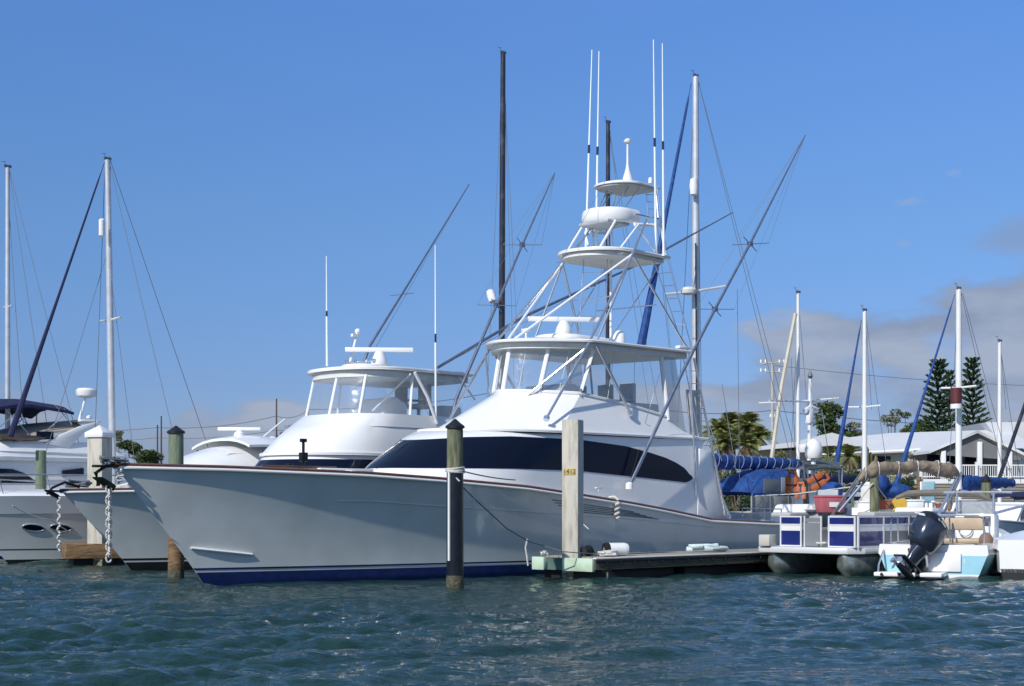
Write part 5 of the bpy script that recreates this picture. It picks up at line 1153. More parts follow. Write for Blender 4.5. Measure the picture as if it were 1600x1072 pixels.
    MB().box(f(2.45, .55, 1.66), (.05, .85, .35)).build('windscreen', VINYLD, Y)
    m = MB(); m.tube([f(2.03, .35, 1.12) + Vector((.05 * math.sin(a) * 0, .16 * math.cos(a), .16 * math.sin(a))) for a in [k * math.pi / 8 for k in range(17)]], .014, 6); m.build('steering_wheel', PIPE, Y)
    for (u, v_) in ((.5, -1.08), (.35, .18), (.5, 1.06)):
        MB().tube([f(u, v_, .8), f(u, v_, 1.28), f(u + .12, v_, 1.42), f(u + .65, v_, 1.42), f(u + .75, v_, .84)], .02, 6).build('grab_rail', PIPE, Y)
    for v_ in (.12, .98):
        MB().tube([f(2.1, v_, .5), f(2.2, v_, 2.0), f(2.35, v_ * .9 + .05, 2.08), f(3.2, v_ * .9 + .05, 2.05)], .028, 6).build('t_top_frame', PIPE, Y)
    MB().tube([f(2.2, -.2, 2.02), f(2.2, 1.4, 2.02)], .03, 6).build('t_top_frame', PIPE, Y)
    bag = MB().sphere(f(1.2, .98, .88), .16, sz=1.2).build('bag', mat('brown_bag', (.2, .13, .09), .8), Y)
outboard_boat()

def white_boat():
    O = P(1612, 0, 33.2); th = 62; Y = thing('motor_boat', 'plain white motorboat cut off by the right edge, rounded bow quarter towards the camera', 'boat', (O.x, O.y, 0), R(th))
    f = Frame((O.x, O.y), th); us = [i / 16 for i in range(17)]
    def half(t): # t 0 bow .. 1
        return .95 * min(1, math.sin(min(1, t * 2.2 + .55) * math.pi / 2))
    prof = [(1.0, .92), (1.04, .70), (.98, .66), (.95, .18), (.85, .1)]
    for i0, i1, nm, mm_ in ((0, 2, 'gunwale', WHITE), (2, 3, 'hull_side', WHITE)):
        m = MB()
        for sg in (1, -1): m.grid([[f(t * 5.5, sg * half(t) * a, z + .12 * t) for a, z in prof[i0:i1 + 1]] for t in us])
        m.grid([[f(0, half(0) * a, z) for a, z in prof[i0:i1 + 1]], [f(0, -half(0) * a, z) for a, z in prof[i0:i1 + 1]]]); m.build(nm, mm_, Y, angle=40)
    m = MB()
    for sg in (1, -1): m.grid([[f(t * 5.5, sg * half(t) * a, z) for a, z in ((.95, .26), (.85, .0), (.3, -.2))] for t in us])
    m.grid([[f(0, half(0) * a, z) for a, z in ((.95, .26), (.85, .0), (.3, -.2))], [f(0, -half(0) * a, z) for a, z in ((.95, .26), (.85, .0), (.3, -.2))]]); m.build('bottom', BLACKP, Y)
    m = MB(); m.grid([[f(t * 5.5, half(t) * q, .92 + .12 * t + .20 * (1 - q * q) * min(1, t * 5)) for q in (1, .8, .4, 0, -.4, -.8, -1)] for t in us]); m.build('deck', WHITE, Y)
white_boat()

# ------------------------------------------------------------------ marina clutter between the boats and the shore
walk = thing('marina_walkway', 'long weathered wooden walkway on posts behind the small boats', 'dock', (14, 46.0, 0), 0)
MB().box((4, 0, .92), (22, 1.8, .12)).build('deck', DECKW, walk, bevel=.01); MB().box((4, -.92, .80), (22, .06, .24)).build('side_board', WOODG, walk)
for i in range(8): MB().lathe([(.12, -1.2), (.12, .8)], (-6 + i * 2.8, -.8, 0), 10).build('support_post', WOODG, walk)
def post(px, top, Y, wpx, label, m_=WOODG, cap=None, base=798):
    b = P(px, base, Y); r = wpx / F * Y / 2; h = P(px, top, Y).z
    t = thing('piling', label, 'piling', (b.x, b.y, 0), random.uniform(0, 3)); MB().lathe([(r, -1.2), (r * 1.02, 1), (r * .96, h)], n=16).build('pole', m_, t)
    if cap: MB().lathe([(r * 1.15, h - .02), (r * 1.15, h + .03), (r * .6, h + .12), (.02, h + .2)], n=16).build('cap', cap_mat, t)
post(1366, 744, 43.5, 14, 'green wooden piling under the rolled tan top with ropes tied round it', WOODG)
post(1541, 752, 42, 15, 'green wooden piling with black cap in front of the blue sail cover', WOODG, True)
post(1259, 750, 47.5, 8, 'thin grey green post beside the orange life jackets', WOODG)
post(1436, 745, 48, 8, 'thin brown post beside the corner of the house terrace', WOODB)
post(1484, 770, 47, 7, 'thin dark brown post behind the tan seat of the small motorboat', WOODB)
post(1332, 765, 48.5, 5, 'slim green post to the left of the rope-tied piling', WOODG)
rope([P(1180, 775, 45), P(1240, 772, 45), P(1362, 757, 43.4)], .018, 'white line stretched from the blue hooded sailing boat to the rope-tied piling')
rope([P(1364, 755, 43.3), P(1335, 792, 44)], .02, 'pale line slanting down left from the rope-tied piling')
rope([P(1368, 757, 43.3), P(1390, 786, 43.5)], .02, 'dark line slanting down right from the rope-tied piling', ROPEG)
def jacket(px, py, Y, s_, tilt, label, m_=ORANGE):
    c = P(px, py, Y); t = thing('life_jacket', label, 'life jacket', c, tilt)
    for sx in (-1, 1): MB().box((sx * .13 * s_, 0, 0), (.2 * s_, .14 * s_, .55 * s_)).build('float_pad', m_, t, bevel=.05)
    MB().tube([(-.13 * s_, 0, .27 * s_), (-.1 * s_, 0, .40 * s_), (.1 * s_, 0, .40 * s_), (.13 * s_, 0, .27 * s_)], .06 * s_, 8).build('collar', m_, t)
    MB().box((0, -.08 * s_, 0), (.5 * s_, .02, .04)).build('strap', BLACKP, t); return t
jacket(1238, 758, 46.5, 1.0, .2, 'upright orange life jacket hanging beside the blue sprayhood')
j2 = jacket(1276, 753, 46.8, 1.0, -.3, 'tilted orange life jacket hanging under the grey green sunshade'); j2.rotation_euler = (0, R(60), .1)
jacket(1251, 770, 46.0, .75, .1, 'small faded orange life jacket lying lowest of the three', mat('faded_orange', (.6, .2, .1), .8))
# grey green shade on a frame with a dome pole: a trawler's canopy
t = thing('motor_cruiser', 'small trawler with grey green sunshade, white dome and blue covered tender beyond the pontoon boat', 'boat', P(1290, 0, 50).xy.to_3d(), R(44))
ft_ = Frame((P(1290, 0, 50).x, 50), 44)
H = Hull(7.5, .8, [(-.8, 1.5), (3, 1.2), (7.5, 1.1)], 1.5, 1.3, 1.5); hh = H.body(-.3, 8, 30).build('hull', WHITE, t, angle=60); hh.location = (-3, 0, 0); H.deck(-.02).build('deck', OFFW, hh)
m = MB(); A, B, C_, D = [ft_.inv(*q) for q in ((1255, 720, -1), (1310, 722, -1), (1316, 733, 1), (1262, 733, 1))]
m = MB(); m.shell([[A, A.lerp(B, .5) + Vector((0, 0, .06)), B], [D, D.lerp(C_, .5) + Vector((0, 0, .06)), C_]], (0, 0, -.05)); m.build('sunshade', GREENC, t)
for q, r_ in ((A, (.2, 0, -1.6)), (B, (.1, 0, -1.6)), (C_, (-.1, 0, -1.5)), (D, (.1, 0, -1.5))): MB().tube([q, q + Vector(r_)], .03, 6).build('shade_pole', PIPE, t)
MB().box((.6, 0, 1.7), (2.4, 1.8, .9)).build('cabin', WHITE, t, bevel=.1); MB().box((.2, -.905, 1.85), (1.6, .02, .3)).build('cabin_window', DGLASS, t)
dm = ft_.inv(1271, 716, 0); MB().lathe([(.24, 0), (.28, .1), (.30, .32), (.24, .52), (.10, .64), (.01, .66)], dm, 18).build('satellite_dome', WHITE, t); MB().tube([dm - Vector((0, 0, 1.2)), dm], .08, 8).build('dome_post', WHITE, t)
q = ft_.inv(1258, 700, -.6); MB().lathe([(.2, -.15), (.24, -.05), (.24, .1), (.1, .16)], q, 14).build('radome', WHITE, t)
t = thing('sailboat', 'small boat with a slim mast carrying antennas beside the white dome', 'sailboat', P(1266, 0, 54).xy.to_3d(), R(44)); ft2 = Frame((P(1266, 0, 54).x, 54), 44)
hh = H.body(-.3, 8, 24).build('hull', OFFW, t, angle=60); hh.location = (-3, 0, 0); H.deck(-.02).build('deck', OFFW, hh)
ms = MB().tube([ft2.inv(1264, 740, 0), ft2.inv(1266, 592, 0)], .08, 8, .06).build('mast', MASTW, t)
MB().tube([ft2.inv(1258, 642, 0), ft2.inv(1266, 636, 0), ft2.inv(1276, 640, 0)], .1, 8).build('horn_bracket', WHITE, ms); MB().lathe([(.05, 0), (.1, .1), (.02, .3)], ft2.inv(1266, 592, 0), 8).build('wind_vane', WIRE, ms); MB().box(ft2.inv(1265, 650, 0), (.3, .25, .6)).build('radar_bracket', WHITE, ms, bevel=.08)
MB().tube([ft2.inv(1202, 626, 0), ft2.inv(1284, 628, 0)], .04, 6).build('yard', MASTA, ms)
def lump(name, px, py, Y, sx, sy, sz, m_, label, cat, seed=1):
    c = P(px, py, Y); m = MB(); rnd = random.Random(seed); rows = []
    for i in range(9):
        a = math.pi * i / 8; rows.append([Vector((sx * math.sin(a) * math.cos(b) * (1 + .12 * math.sin(3 * b + i + seed)), sy * math.sin(a) * math.sin(b), -sz * math.cos(a) * (1 + .1 * math.sin(2 * b + seed)))) for b in [2 * math.pi * j / 14 for j in range(14)]])
    m.grid(rows, close=True); o = m.build(name, m_, loc=c, angle=75); tag(o, label, cat); return o
lump('covered_outboard', 1300, 768, 45.5, .36, .3, .28, BLUEC, 'round blue canvas bundle above the red cool box', 'cover', 2)
lump('covered_outboard', 1375, 754, 46.5, .28, .25, .30, BLUEC, 'blue canvas bundle tucked under the left end of the tan top', 'cover', 4)
lump('covered_motor', 1399, 767, 46.8, .55, .35, .22, BLUEC, 'wide blue canvas cover right of the rope-tied piling', 'cover', 7)
def small_boat(px, Y, th, L, B, h, label, m_=WHITE, cab=True, group=None):
    t = thing('motor_boat', label, 'boat', P(px, 0, Y).xy.to_3d(), R(th), group)
    H = Hull(L, .7, [(-.7, h + .25), (L * .5, h), (L, h - .05)], B, B * .85, 1.5); hh = H.body(-.25, 8, 26).build('hull', m_, t, angle=60); hh.location = (-L * .4, 0, 0); H.deck(-.03).build('deck', OFFW, hh); H.rail(.03, 0, .01).build('rub_rail', GREYW, hh)
    H.band(-.25, .1, .005, rows=2).build('boot_stripe', NAVYP, hh)
    if cab:
        m = MB(); m.prism([(-.6, -.6, h), (.9, -.6, h), (.8, -.6, h + .65), (-.1, -.6, h + .7)], (0, 1.2, 0)); m.build('console', WHITE, t, bevel=.06); MB().prism([(-.45, -.612, h + .2), (.6, -.612, h + .25), (.55, -.612, h + .5), (-.15, -.612, h + .52)], (0, .01, 0)).build('console_window', DGLASS, t)
    return t
small_boat(1345, 44.5, 44, 5.2, 1.0, .95, 'white skiff moored just beyond the pontoon boat near the rope-tied piling')
small_boat(1430, 43.5, 50, 5.5, 1.05, .95, 'white and pale blue skiff behind the outboard boat', OFFW)
small_boat(1470, 47.5, 44, 6, 1.2, 1.1, 'white cabin boat behind the tan leaning seat')
small_boat(1565, 41.5, 60, 6.4, 1.3, 1.1, 'white open fishing boat with slanting poles beyond the right hand motorboat')
nb_ = small_boat(1590, 47, 40, 6.5, 1.3, 1.05, 'white runabout with brown seat at the far right edge')
small_boat(1240, 45.0, 44, 5, 1.0, 1.05, 'low grey boat between the blue hooded sailing boat and the pontoon boat', GREYW)
for i, (a, b) in enumerate((((1530, 790), (1572, 835)), ((1540, 786), (1580, 838)), ((1600, 790), (1580, 838)), ((1556, 800), (1560, 840)))):
    rope([P(a[0], a[1], 40.5), P(b[0], b[1], 39.5)], .03, ['leftmost grey pole of four slanting down to the fishing boat', 'second grey pole from the left, slanting over the fishing boat', 'grey pole at the right edge, slanting down left', 'short upright grey pole among the slanting ones'][i], PIPE, 'rod_pole', cat='pole')
t = thing('sunshade_frame', 'long silver rail carrying rolled grey cloth over the fishing boat', 'frame', P(1560, 0, 41).xy.to_3d())
fr_o = P(1560, 0, 41).xy.to_3d()
MB().tube([P(1500, 800, 41) - fr_o, P(1508, 790, 41) - fr_o, P(1520, 787, 41) - fr_o, P(1615, 788, 41) - fr_o], .05, 8).build('rail', PAINTPIPE, t)
MB().tube([P(1400, 778, 41.5) - fr_o, P(1420, 771, 41.5) - fr_o, P(1470, 770, 41.5) - fr_o, P(1530, 773, 41.5) - fr_o, P(1550, 782, 41.4) - fr_o], [.05, .09, .1, .08, .04], 8).build('rolled_cloth', mat('grey_tan_cloth', (.2, .18, .15), .85, var=.3, bump=.03, bs=8), t)
MB().tube([P(1540, 787, 41) - fr_o, P(1556, 845, 40.5) - fr_o], .035, 6).build('frame_leg', PIPE, t)
c = P(1381, 796, 44); t = thing('plant_pot', 'square terracotta plant pot right of the rope-tied piling', 'plant pot', c)
MB().add([(-.13, -.13, 0), (.13, -.13, 0), (.13, .13, 0), (-.13, .13, 0), (-.18, -.18, .26), (.18, -.18, .26), (.18, .18, .26), (-.18, .18, .26)], [(0, 3, 2, 1), (4, 5, 6, 7), (0, 1, 5, 4), (1, 2, 6, 5), (2, 3, 7, 6), (3, 0, 4, 7)]).build('pot', TERRA, t, bevel=.01)
MB().box((0, 0, .27), (.4, .4, .05)).build('rim', TERRA, t, bevel=.01)
c = P(1405, 792, 44); t = thing('hose_reel', 'yellow hose reel standing beside the terracotta pot', 'hose reel', c)
for s_ in (-1, 1): MB().lathe([(.04, -.015), (.2, -.015), (.2, .015), (.04, .015)], (0, s_ * .12, .1), 16, Matrix.Rotation(R(90), 4, 'X')).build('reel_disc', YELLOW, t)
MB().lathe([(.12, -.1), (.12, .1)], (0, 0, .1), 14, Matrix.Rotation(R(90), 4, 'X')).build('hose', mat('yellow_hose', (.5, .33, .05), .6), t); MB().tube([(-.22, 0, -.15), (0, 0, .1), (.22, 0, -.15)], .03, 6).build('stand', YELLOW, t)
for i, (px, py, lab) in enumerate(((1352, 797, 'white dock box left of the rope-tied piling'), (1428, 795, 'white dock box right of the yellow hose reel'), (1510, 795, 'white dock box behind the tan leaning seat'))):
    c = P(px, py + 4, 44.8); t = thing('dock_box', lab, 'dock box', c); MB().box((0, 0, .15), (.5, .4, .3)).build('box', WHITE, t, bevel=.03); MB().box((0, 0, .33), (.54, .44, .06)).build('lid', WHITE, t, bevel=.02)

# ------------------------------------------------------------------ houses, utility poles
def house():
    Yh = 86.0; k = F / Yh
    def W(px, py, Y=Yh): p = P(px, py, Y); return p
    b = P(1440, 0, Yh); t = thing('house', 'long low house with white roof, gabled porch and railed terrace above the boats', 'house', (b.x, b.y, GZ), 0)
    o = Vector((b.x, b.y, GZ)); Q = lambda px, py, Y=Yh: P(px, py, Y) - o
    # main wall and long roof
    def boxp(x0, x1, y0, y1, Y0, Y1, name, m_, parent=t, bevel=0):
        a = Q(x0, y1, Yh); c_ = Q(x1, y0, Yh); return MB().box(((a.x + c_.x) / 2, (Y0 + Y1) / 2 - Yh, (a.z + c_.z) / 2), (c_.x - a.x, Y1 - Y0, c_.z - a.z)).build(name, m_, parent, bevel=bevel)
    boxp(1300, 1455, 704, 790, Yh + .5, Yh + 9, 'wall', WALLG); boxp(1195, 1300, 702, 790, Yh + 1.5, Yh + 9, 'wall', WALLG)
    rf = MB(); e0, e1 = Q(1285, 711), Q(1458, 702); r0, r1 = Q(1330, 680, Yh), Q(1425, 670, Yh); r0.y = 5; r1.y = 5; r2 = Q(1620, 664, Yh); r2.y = 5; e2 = Q(1620, 700, Yh)
    bk0, bk1 = Vector((e0.x, 10, e0.z)), Vector((e2.x, 10, e0.z)); 
    rf.add([e0, e1, r1, r0], [(0, 1, 2, 3)]); rf.add([e1, e2, r2, r1], [(0, 1, 2, 3)]); rf.add([r0, r1, r2, bk1, bk0], [(0, 1, 2, 3, 4)]); rf.add([e0, r0, bk0], [(0, 1, 2)])
    roof = rf.build('roof', ROOFW, t, smooth=False)
    MB().tube([e0, e1], .10, 6).build('gutter', WHITE, roof)
    # low flat wing to the left
    w0, w1 = Q(1190, 704), Q(1345, 690); m = MB(); m.prism([Q(1190, 697), Q(1262, 688), Q(1300, 676), Q(1350, 690), Q(1350, 697), Q(1262, 697), Q(1190, 703)], (0, 8, 0)); m.build('roof', ROOFW, t)
    # porch gable, its front plane nearer
    Yp = Yh - 4; q = lambda px, py: P(px, py, Yp) - o
    ap, gl, gr = q(1528, 672), q(1452, 704), q(1612, 713); bkv = Vector((0, 6, 0))
    m = MB(); th_ = Vector((0, 0, -.16))
    for a_, c_ in ((gl, ap), (ap, gr)): m.prism([a_, c_, c_ + th_, a_ + th_], bkv)
    m.build('porch_roof', ROOFW, t)
    m = MB(); m.prism([gl + Vector((.5, .3, -.10)), ap + Vector((0, .3, -.17)), gr + Vector((-.5, .3, -.10)), gr + Vector((-.5, .3, -.22)), gl + Vector((.5, .3, -.22))], (0, .12, 0)); m.build('gable', mat('gable_grey', (.17, .175, .18), .8, var=.1), t)
    for px in (1476, 1533, 1580):
        a_, b_ = q(px, 752), q(px, 704 if px != 1533 else 690); MB().box(((a_.x), a_.y + .3, (a_.z + b_.z) / 2), (.26, .26, b_.z - a_.z)).build('column', WHITE, t, bevel=.02)
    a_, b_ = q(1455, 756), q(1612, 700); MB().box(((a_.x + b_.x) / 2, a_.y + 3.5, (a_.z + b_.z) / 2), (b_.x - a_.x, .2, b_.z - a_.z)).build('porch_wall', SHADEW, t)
    for px in (1488, 1508, 1550):
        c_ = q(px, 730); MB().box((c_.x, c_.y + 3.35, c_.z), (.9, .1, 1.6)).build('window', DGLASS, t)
    a_ = q(1440, 752); b_ = q(1620, 745); MB().box(((a_.x + b_.x) / 2, a_.y + 2, a_.z), (b_.x - a_.x, 4, .25)).build('terrace_floor', WHITE, t)
    m = MB(); a_, b_ = q(1438, 790), q(1620, 752); MB().box(((a_.x + b_.x) / 2, a_.y + .12, (a_.z + b_.z) / 2 - .3), (b_.x - a_.x, .1, b_.z - a_.z + .6)).build('terrace_skirt', LOUV, t)
    for i in range(9): 
        z_ = lerp(a_.z, b_.z, i / 9); MB().box(((a_.x + b_.x) / 2, a_.y + .05, z_), (b_.x - a_.x, .06, .05)).build('skirt_board', LOUV, t)
    rl0, rl1 = q(1438, 727), q(1612, 727); lo = q(1438, 747)
    ra = MB().box(((rl0.x + rl1.x) / 2, rl0.y - .05, rl0.z), (rl1.x - rl0.x, .08, .07)).build('railing', WHITE, t)
    MB().box(((rl0.x + rl1.x) / 2, rl0.y - .05, lo.z + .08), (rl1.x - rl0.x, .06, .06)).build('railing_foot', WHITE, ra)
    n = 52
    for i in range(n): x = lerp(rl0.x, rl1.x, i / (n - 1)); MB().box((x, rl0.y - .05, (rl0.z + lo.z) / 2), (.035, .03, rl0.z - lo.z)).build('baluster', WHITE, ra)
    for i in range(5): x = lerp(rl0.x, rl1.x, i / 4); MB().box((x, rl0.y - .06, (rl0.z + lo.z) / 2 + .06), (.13, .13, rl0.z - lo.z + .25)).build('newel_post', WHITE, ra)
    # bright porch posts and doors of the long wing
    for px in (1424, 1436, 1447): a_, b_ = Q(px, 745), Q(px, 706); MB().box((a_.x, .2, (a_.z + b_.z) / 2), (.26, .2, b_.z - a_.z)).build('column', WHITE, t)
    a_ = Q(1430, 728); MB().box((a_.x, .47, a_.z), (.5, .05, 1.3)).build('door', BLACKP, t)
    a_ = Q(1365, 722); MB().box((a_.x, .47, a_.z), (2.2, .05, .7)).build('window', DGLASS, t)
    MB().tube([Q(1448, 702), Q(1456, 712), Q(1456, 750)], .08, 6).build('downpipe', WHITE, t)
    # neighbouring white building at the right
    b2 = P(1598, 0, 90); t2 = thing('house', 'white sided house with green window at the right edge', 'house', (b2.x, 90, GZ), 0); o2 = Vector((b2.x, 90, GZ)); s_ = lambda px, py: P(px, py, 90) - o2
    a_, c_ = s_(1572, 790), s_(1660, 690); MB().box(((a_.x + c_.x) / 2, 4, (a_.z + c_.z) / 2), (c_.x - a_.x, 8, c_.z - a_.z)).build('wall', WALLW, t2)
    m = MB(); m.prism([s_(1560, 688), s_(1540, 660), s_(1680, 658), s_(1680, 688)], (0, 8, 0)); m.build('roof', ROOFW, t2)
    a_ = s_(1590, 709); MB().box((a_.x, -.03, a_.z), (.8, .06, .55)).build('window', mat('green_glass', (.12, .2, .17), .2), t2); MB().box((a_.x, -.07, a_.z - .33), (.95, .08, .08)).build('sill', WHITE, t2)
house()
def pole(name, px, top, Y, wpx, label, m_, arms=(), base=700):
    b = P(px, 0, Y); h = P(px, top, Y).z; r = wpx / F * Y / 2; t = thing(name, label, 'utility pole', (b.x, b.y, GZ))
    MB().tube([(0, 0, 0), (0, 0, h - GZ)], r * 1.15, 8, r * .75).build('pole', m_, t)
    for py, wd, lift in arms:
        z = P(px, py, Y).z - GZ; w_ = wd / F * Y / 2
        MB().tube([(-w_, 0, z + lift), (-w_ * .3, 0, z), (w_ * .3, 0, z), (w_, 0, z - lift)], r * .45, 6).build('crossarm', m_, t)
        for q in (-1, -.6, .6, 1): MB().lathe([(.12, 0), (.1, .3), (.04, .4)], (q * w_, 0, z), 8).build('insulator', OFFW, t)
    return t
PC = mat('grey_concrete_pole', (.45, .43, .38), .8, var=.15)
pole('utility_pole', 1207, 565, 170, 6, 'tall grey concrete power pole with curved crossarms beyond the palms', PC, ((567, 36, -.2), (581, 36, .2), (652, 6, 0)))
WP_ = mat('dark_pole', (.09, .07, .06), .9)
for px, top, lab in ((252, 650, 'dark utility pole just right of the bushy trees at left'), (246, 664, 'shorter dark utility pole beside the taller one at left'), (432, 623, 'dark utility pole rising left of the smaller yacht'), (482, 627, 'slim dark utility pole left of the smaller yacht\'s flybridge'), (57, 644, 'grey utility pole behind the cruiser at the left edge')):
    pole('utility_pole', px, top, 130, 3, lab, WP_)
# wires
rope([P(-40, 668, 131), P(246, 668, 130), P(432, 650, 130), P(482, 640, 130), P(760, 615, 150)], .035, 'thin power line running across the left background', WIRE, 'power_line', cat='cable', sag=.4)
rope([P(-40, 690, 131), P(246, 684, 130), P(432, 672, 130), P(560, 668, 130)], .03, 'lower thin power line across the left background', WIRE, 'power_line', cat='cable', sag=.3)
rope([P(1040, 641, 170), P(1207, 641, 170), P(1600, 668, 170)], .05, 'thin power line passing the concrete pole in the right background', WIRE, 'power_line', cat='cable', sag=.4)
rope([P(1210, 571, 170), P(1700, 605, 190)], .03, 'high faint power line from the concrete pole to the right', WIRE, 'power_line', cat='cable', sag=.5)

# ------------------------------------------------------------------ trees
def leaf_cluster(m, c, rx, ry, rz, n, size, rnd, droop=0.0):
    for _ in range(n):
        while True:
            d = Vector((rnd.uniform(-1, 1), rnd.uniform(-1, 1), rnd.uniform(-1, 1)))
            if d.length <= 1: break
        if d.length > 0: d *= (0.55 + 0.45 * rnd.random()) / max(d.length, .35)
        p = c + Vector((d.x * rx, d.y * ry, d.z * rz)); s = size * rnd.uniform(.6, 1.4)
        a = Vector((rnd.gauss(0, 1), rnd.gauss(0, 1), rnd.gauss(0, .6))).normalized(); b = a.cross(Vector((rnd.gauss(0, 1), rnd.gauss(0, 1), rnd.gauss(0, 1)))).normalized()
        m.add([p - a * s, p + b * s * .45, p + a * s, p - b * s * .45], [(0, 1, 2, 3)])
def broad_tree(px, base_py, top_py, wpx, Y, label, lm, seed, trunks=1, nb=9, group=None, dens=1.0, flat=.55, name='broadleaf_tree', low=0.35):
    rnd = random.Random(seed); b = P(px, 0, Y); t = thing(name, label, 'tree', (b.x, b.y, GZ), 0, group)
    H_ = P(px, top_py, Y).z - GZ; W_ = wpx / F * Y / 2; cr = MB(); tr = MB()
    for k in range(nb):
        a = rnd.uniform(0, 6.28); q = rnd.uniform(.15, .85); zz = H_ * (low + (1 - low) * rnd.random() ** .7 * .88)
        wz = W_ * (1 - .55 * max(0, (zz / H_ - .55) / .45)); c = Vector((math.cos(a) * q * wz, math.sin(a) * q * wz, zz))
        s_ = W_ * rnd.uniform(.34, .52); leaf_cluster(cr, c, s_, s_, s_ * flat, int(330 * dens), W_ * .062, rnd)
        j = Vector((c.x * .25, c.y * .25, H_ * low * rnd.uniform(.5, 1))); tr.tube([j, j.lerp(c, .5) + Vector((0, 0, H_ * .03)), c], [W_ * .035, W_ * .025, W_ * .01], 5)
    tr.tube([(0, 0, -.2), (W_ * .03, 0, H_ * .3), (0, 0, H_ * .6)], W_ * .065, 8, W_ * .03)
    tr.build('trunk', BARK, t); cr.build('crown', lm, t, smooth=False, merge=False); return t
broad_tree(1303, 0, 620, 92, 110, 'spreading broadleaf tree with rounded top behind the mast at centre right', LEAF, 11, nb=12, low=.5, flat=.5)
broad_tree(1330, 0, 650, 60, 112, 'lower ragged limb-like tree right of the rounded one', LEAFO, 12, nb=6, low=.5, dens=.6)
broad_tree(1396, 0, 630, 62, 115, 'open thin tree with pale twigs above the white roof', LEAFO, 13, nb=7, low=.5, dens=.5)
broad_tree(1424, 0, 638, 60, 116, 'open grey green tree beside the thin one above the roof', LEAF, 14, nb=7, low=.5, dens=.6)
broad_tree(1445, 0, 654, 90, 120, 'low round green tree top peeping over the roof near the tall pines', LEAF, 15, nb=8, low=.55)
broad_tree(1570, 0, 652, 70, 125, 'low round green tree top at the far right above the roofs', LEAF, 16, nb=9, low=.6)
broad_tree(206, 0, 684, 60, 120, 'bushy tree left of the dark utility poles', LEAF, 17, nb=18, low=.35)
broad_tree(184, 0, 664, 26, 122, 'slim taller tree at the left end of the bushy ones', LEAFO, 18, nb=12, low=.45)
broad_tree(322, 0, 682, 70, 125, 'wide low tree behind the express cruiser', LEAF, 19, nb=9, low=.4)
broad_tree(452, 0, 650, 60, 135, 'bare twiggy tree left of the smaller yacht\'s flybridge', DRYF, 20, nb=8, low=.4, dens=.25)
broad_tree(228, 0, 700, 70, 118, 'low dark bush mass between the square piling and the express cruiser', LEAF, 21, nb=18, low=.3)
def norfolk(px, top_py, wpx, Y, label, seed):
    rnd = random.Random(seed); b = P(px, 0, Y); t = thing('norfolk_pine', label, 'tree', (b.x, b.y, GZ)); H_ = P(px, top_py, Y).z - GZ; W_ = wpx / F * Y / 2
    MB().tube([(0, 0, -.2), (.1, 0, H_ * .5), (0, 0, H_)], W_ * .09, 8, .03).build('trunk', BARK, t); cr = MB()
    tiers = 19
    for i in range(tiers):
        q = i / (tiers - 1); z = H_ * (lerp(.34, .985, q) + rnd.uniform(-.006, .006)); r = W_ * min(1, lerp(1.15, .42, q ** 1.8)) * rnd.uniform(.75, 1.15); nb = 9
        for k in range(nb):
            a = 2 * math.pi * (k + rnd.uniform(-.2, .2)) / nb + i * .5; d = Vector((math.cos(a), math.sin(a), 0)); rr_ = r * rnd.uniform(.75, 1.1)
            pts = [Vector((0, 0, z)) + d * rr_ * s_ + Vector((0, 0, H_ * .030 * s_ * s_ * (1.1) - H_ * .006)) for s_ in (0, .35, .7, 1.0)]
            for s0, s1 in zip(pts, pts[1:]):
                for _ in range(16):
                    p = s0.lerp(s1, rnd.random()); s_ = W_ * .135 * rnd.uniform(.7, 1.3); up = Vector((rnd.gauss(0, .5), rnd.gauss(0, .5), 1)).normalized(); e = (d * rnd.uniform(.5, 1.3) + Vector((rnd.gauss(0, .4), rnd.gauss(0, .4), .35))).normalized()
                    cr.add([p - e * s_, p + up * s_ * .55, p + e * s_ * 1.2, p - up * s_ * .35], [(0, 1, 2, 3)])
    cr.build('crown', LEAFD, t, smooth=False, merge=False); return t
norfolk(1466, 565, 54, 118, 'dark tiered norfolk pine left of the thick white mast', 31)
norfolk(1484, 583, 34, 124, 'narrower norfolk pine half hidden behind the thick white mast', 33)
norfolk(1519, 562, 50, 116, 'dark tiered norfolk pine right of the thick white mast', 32)
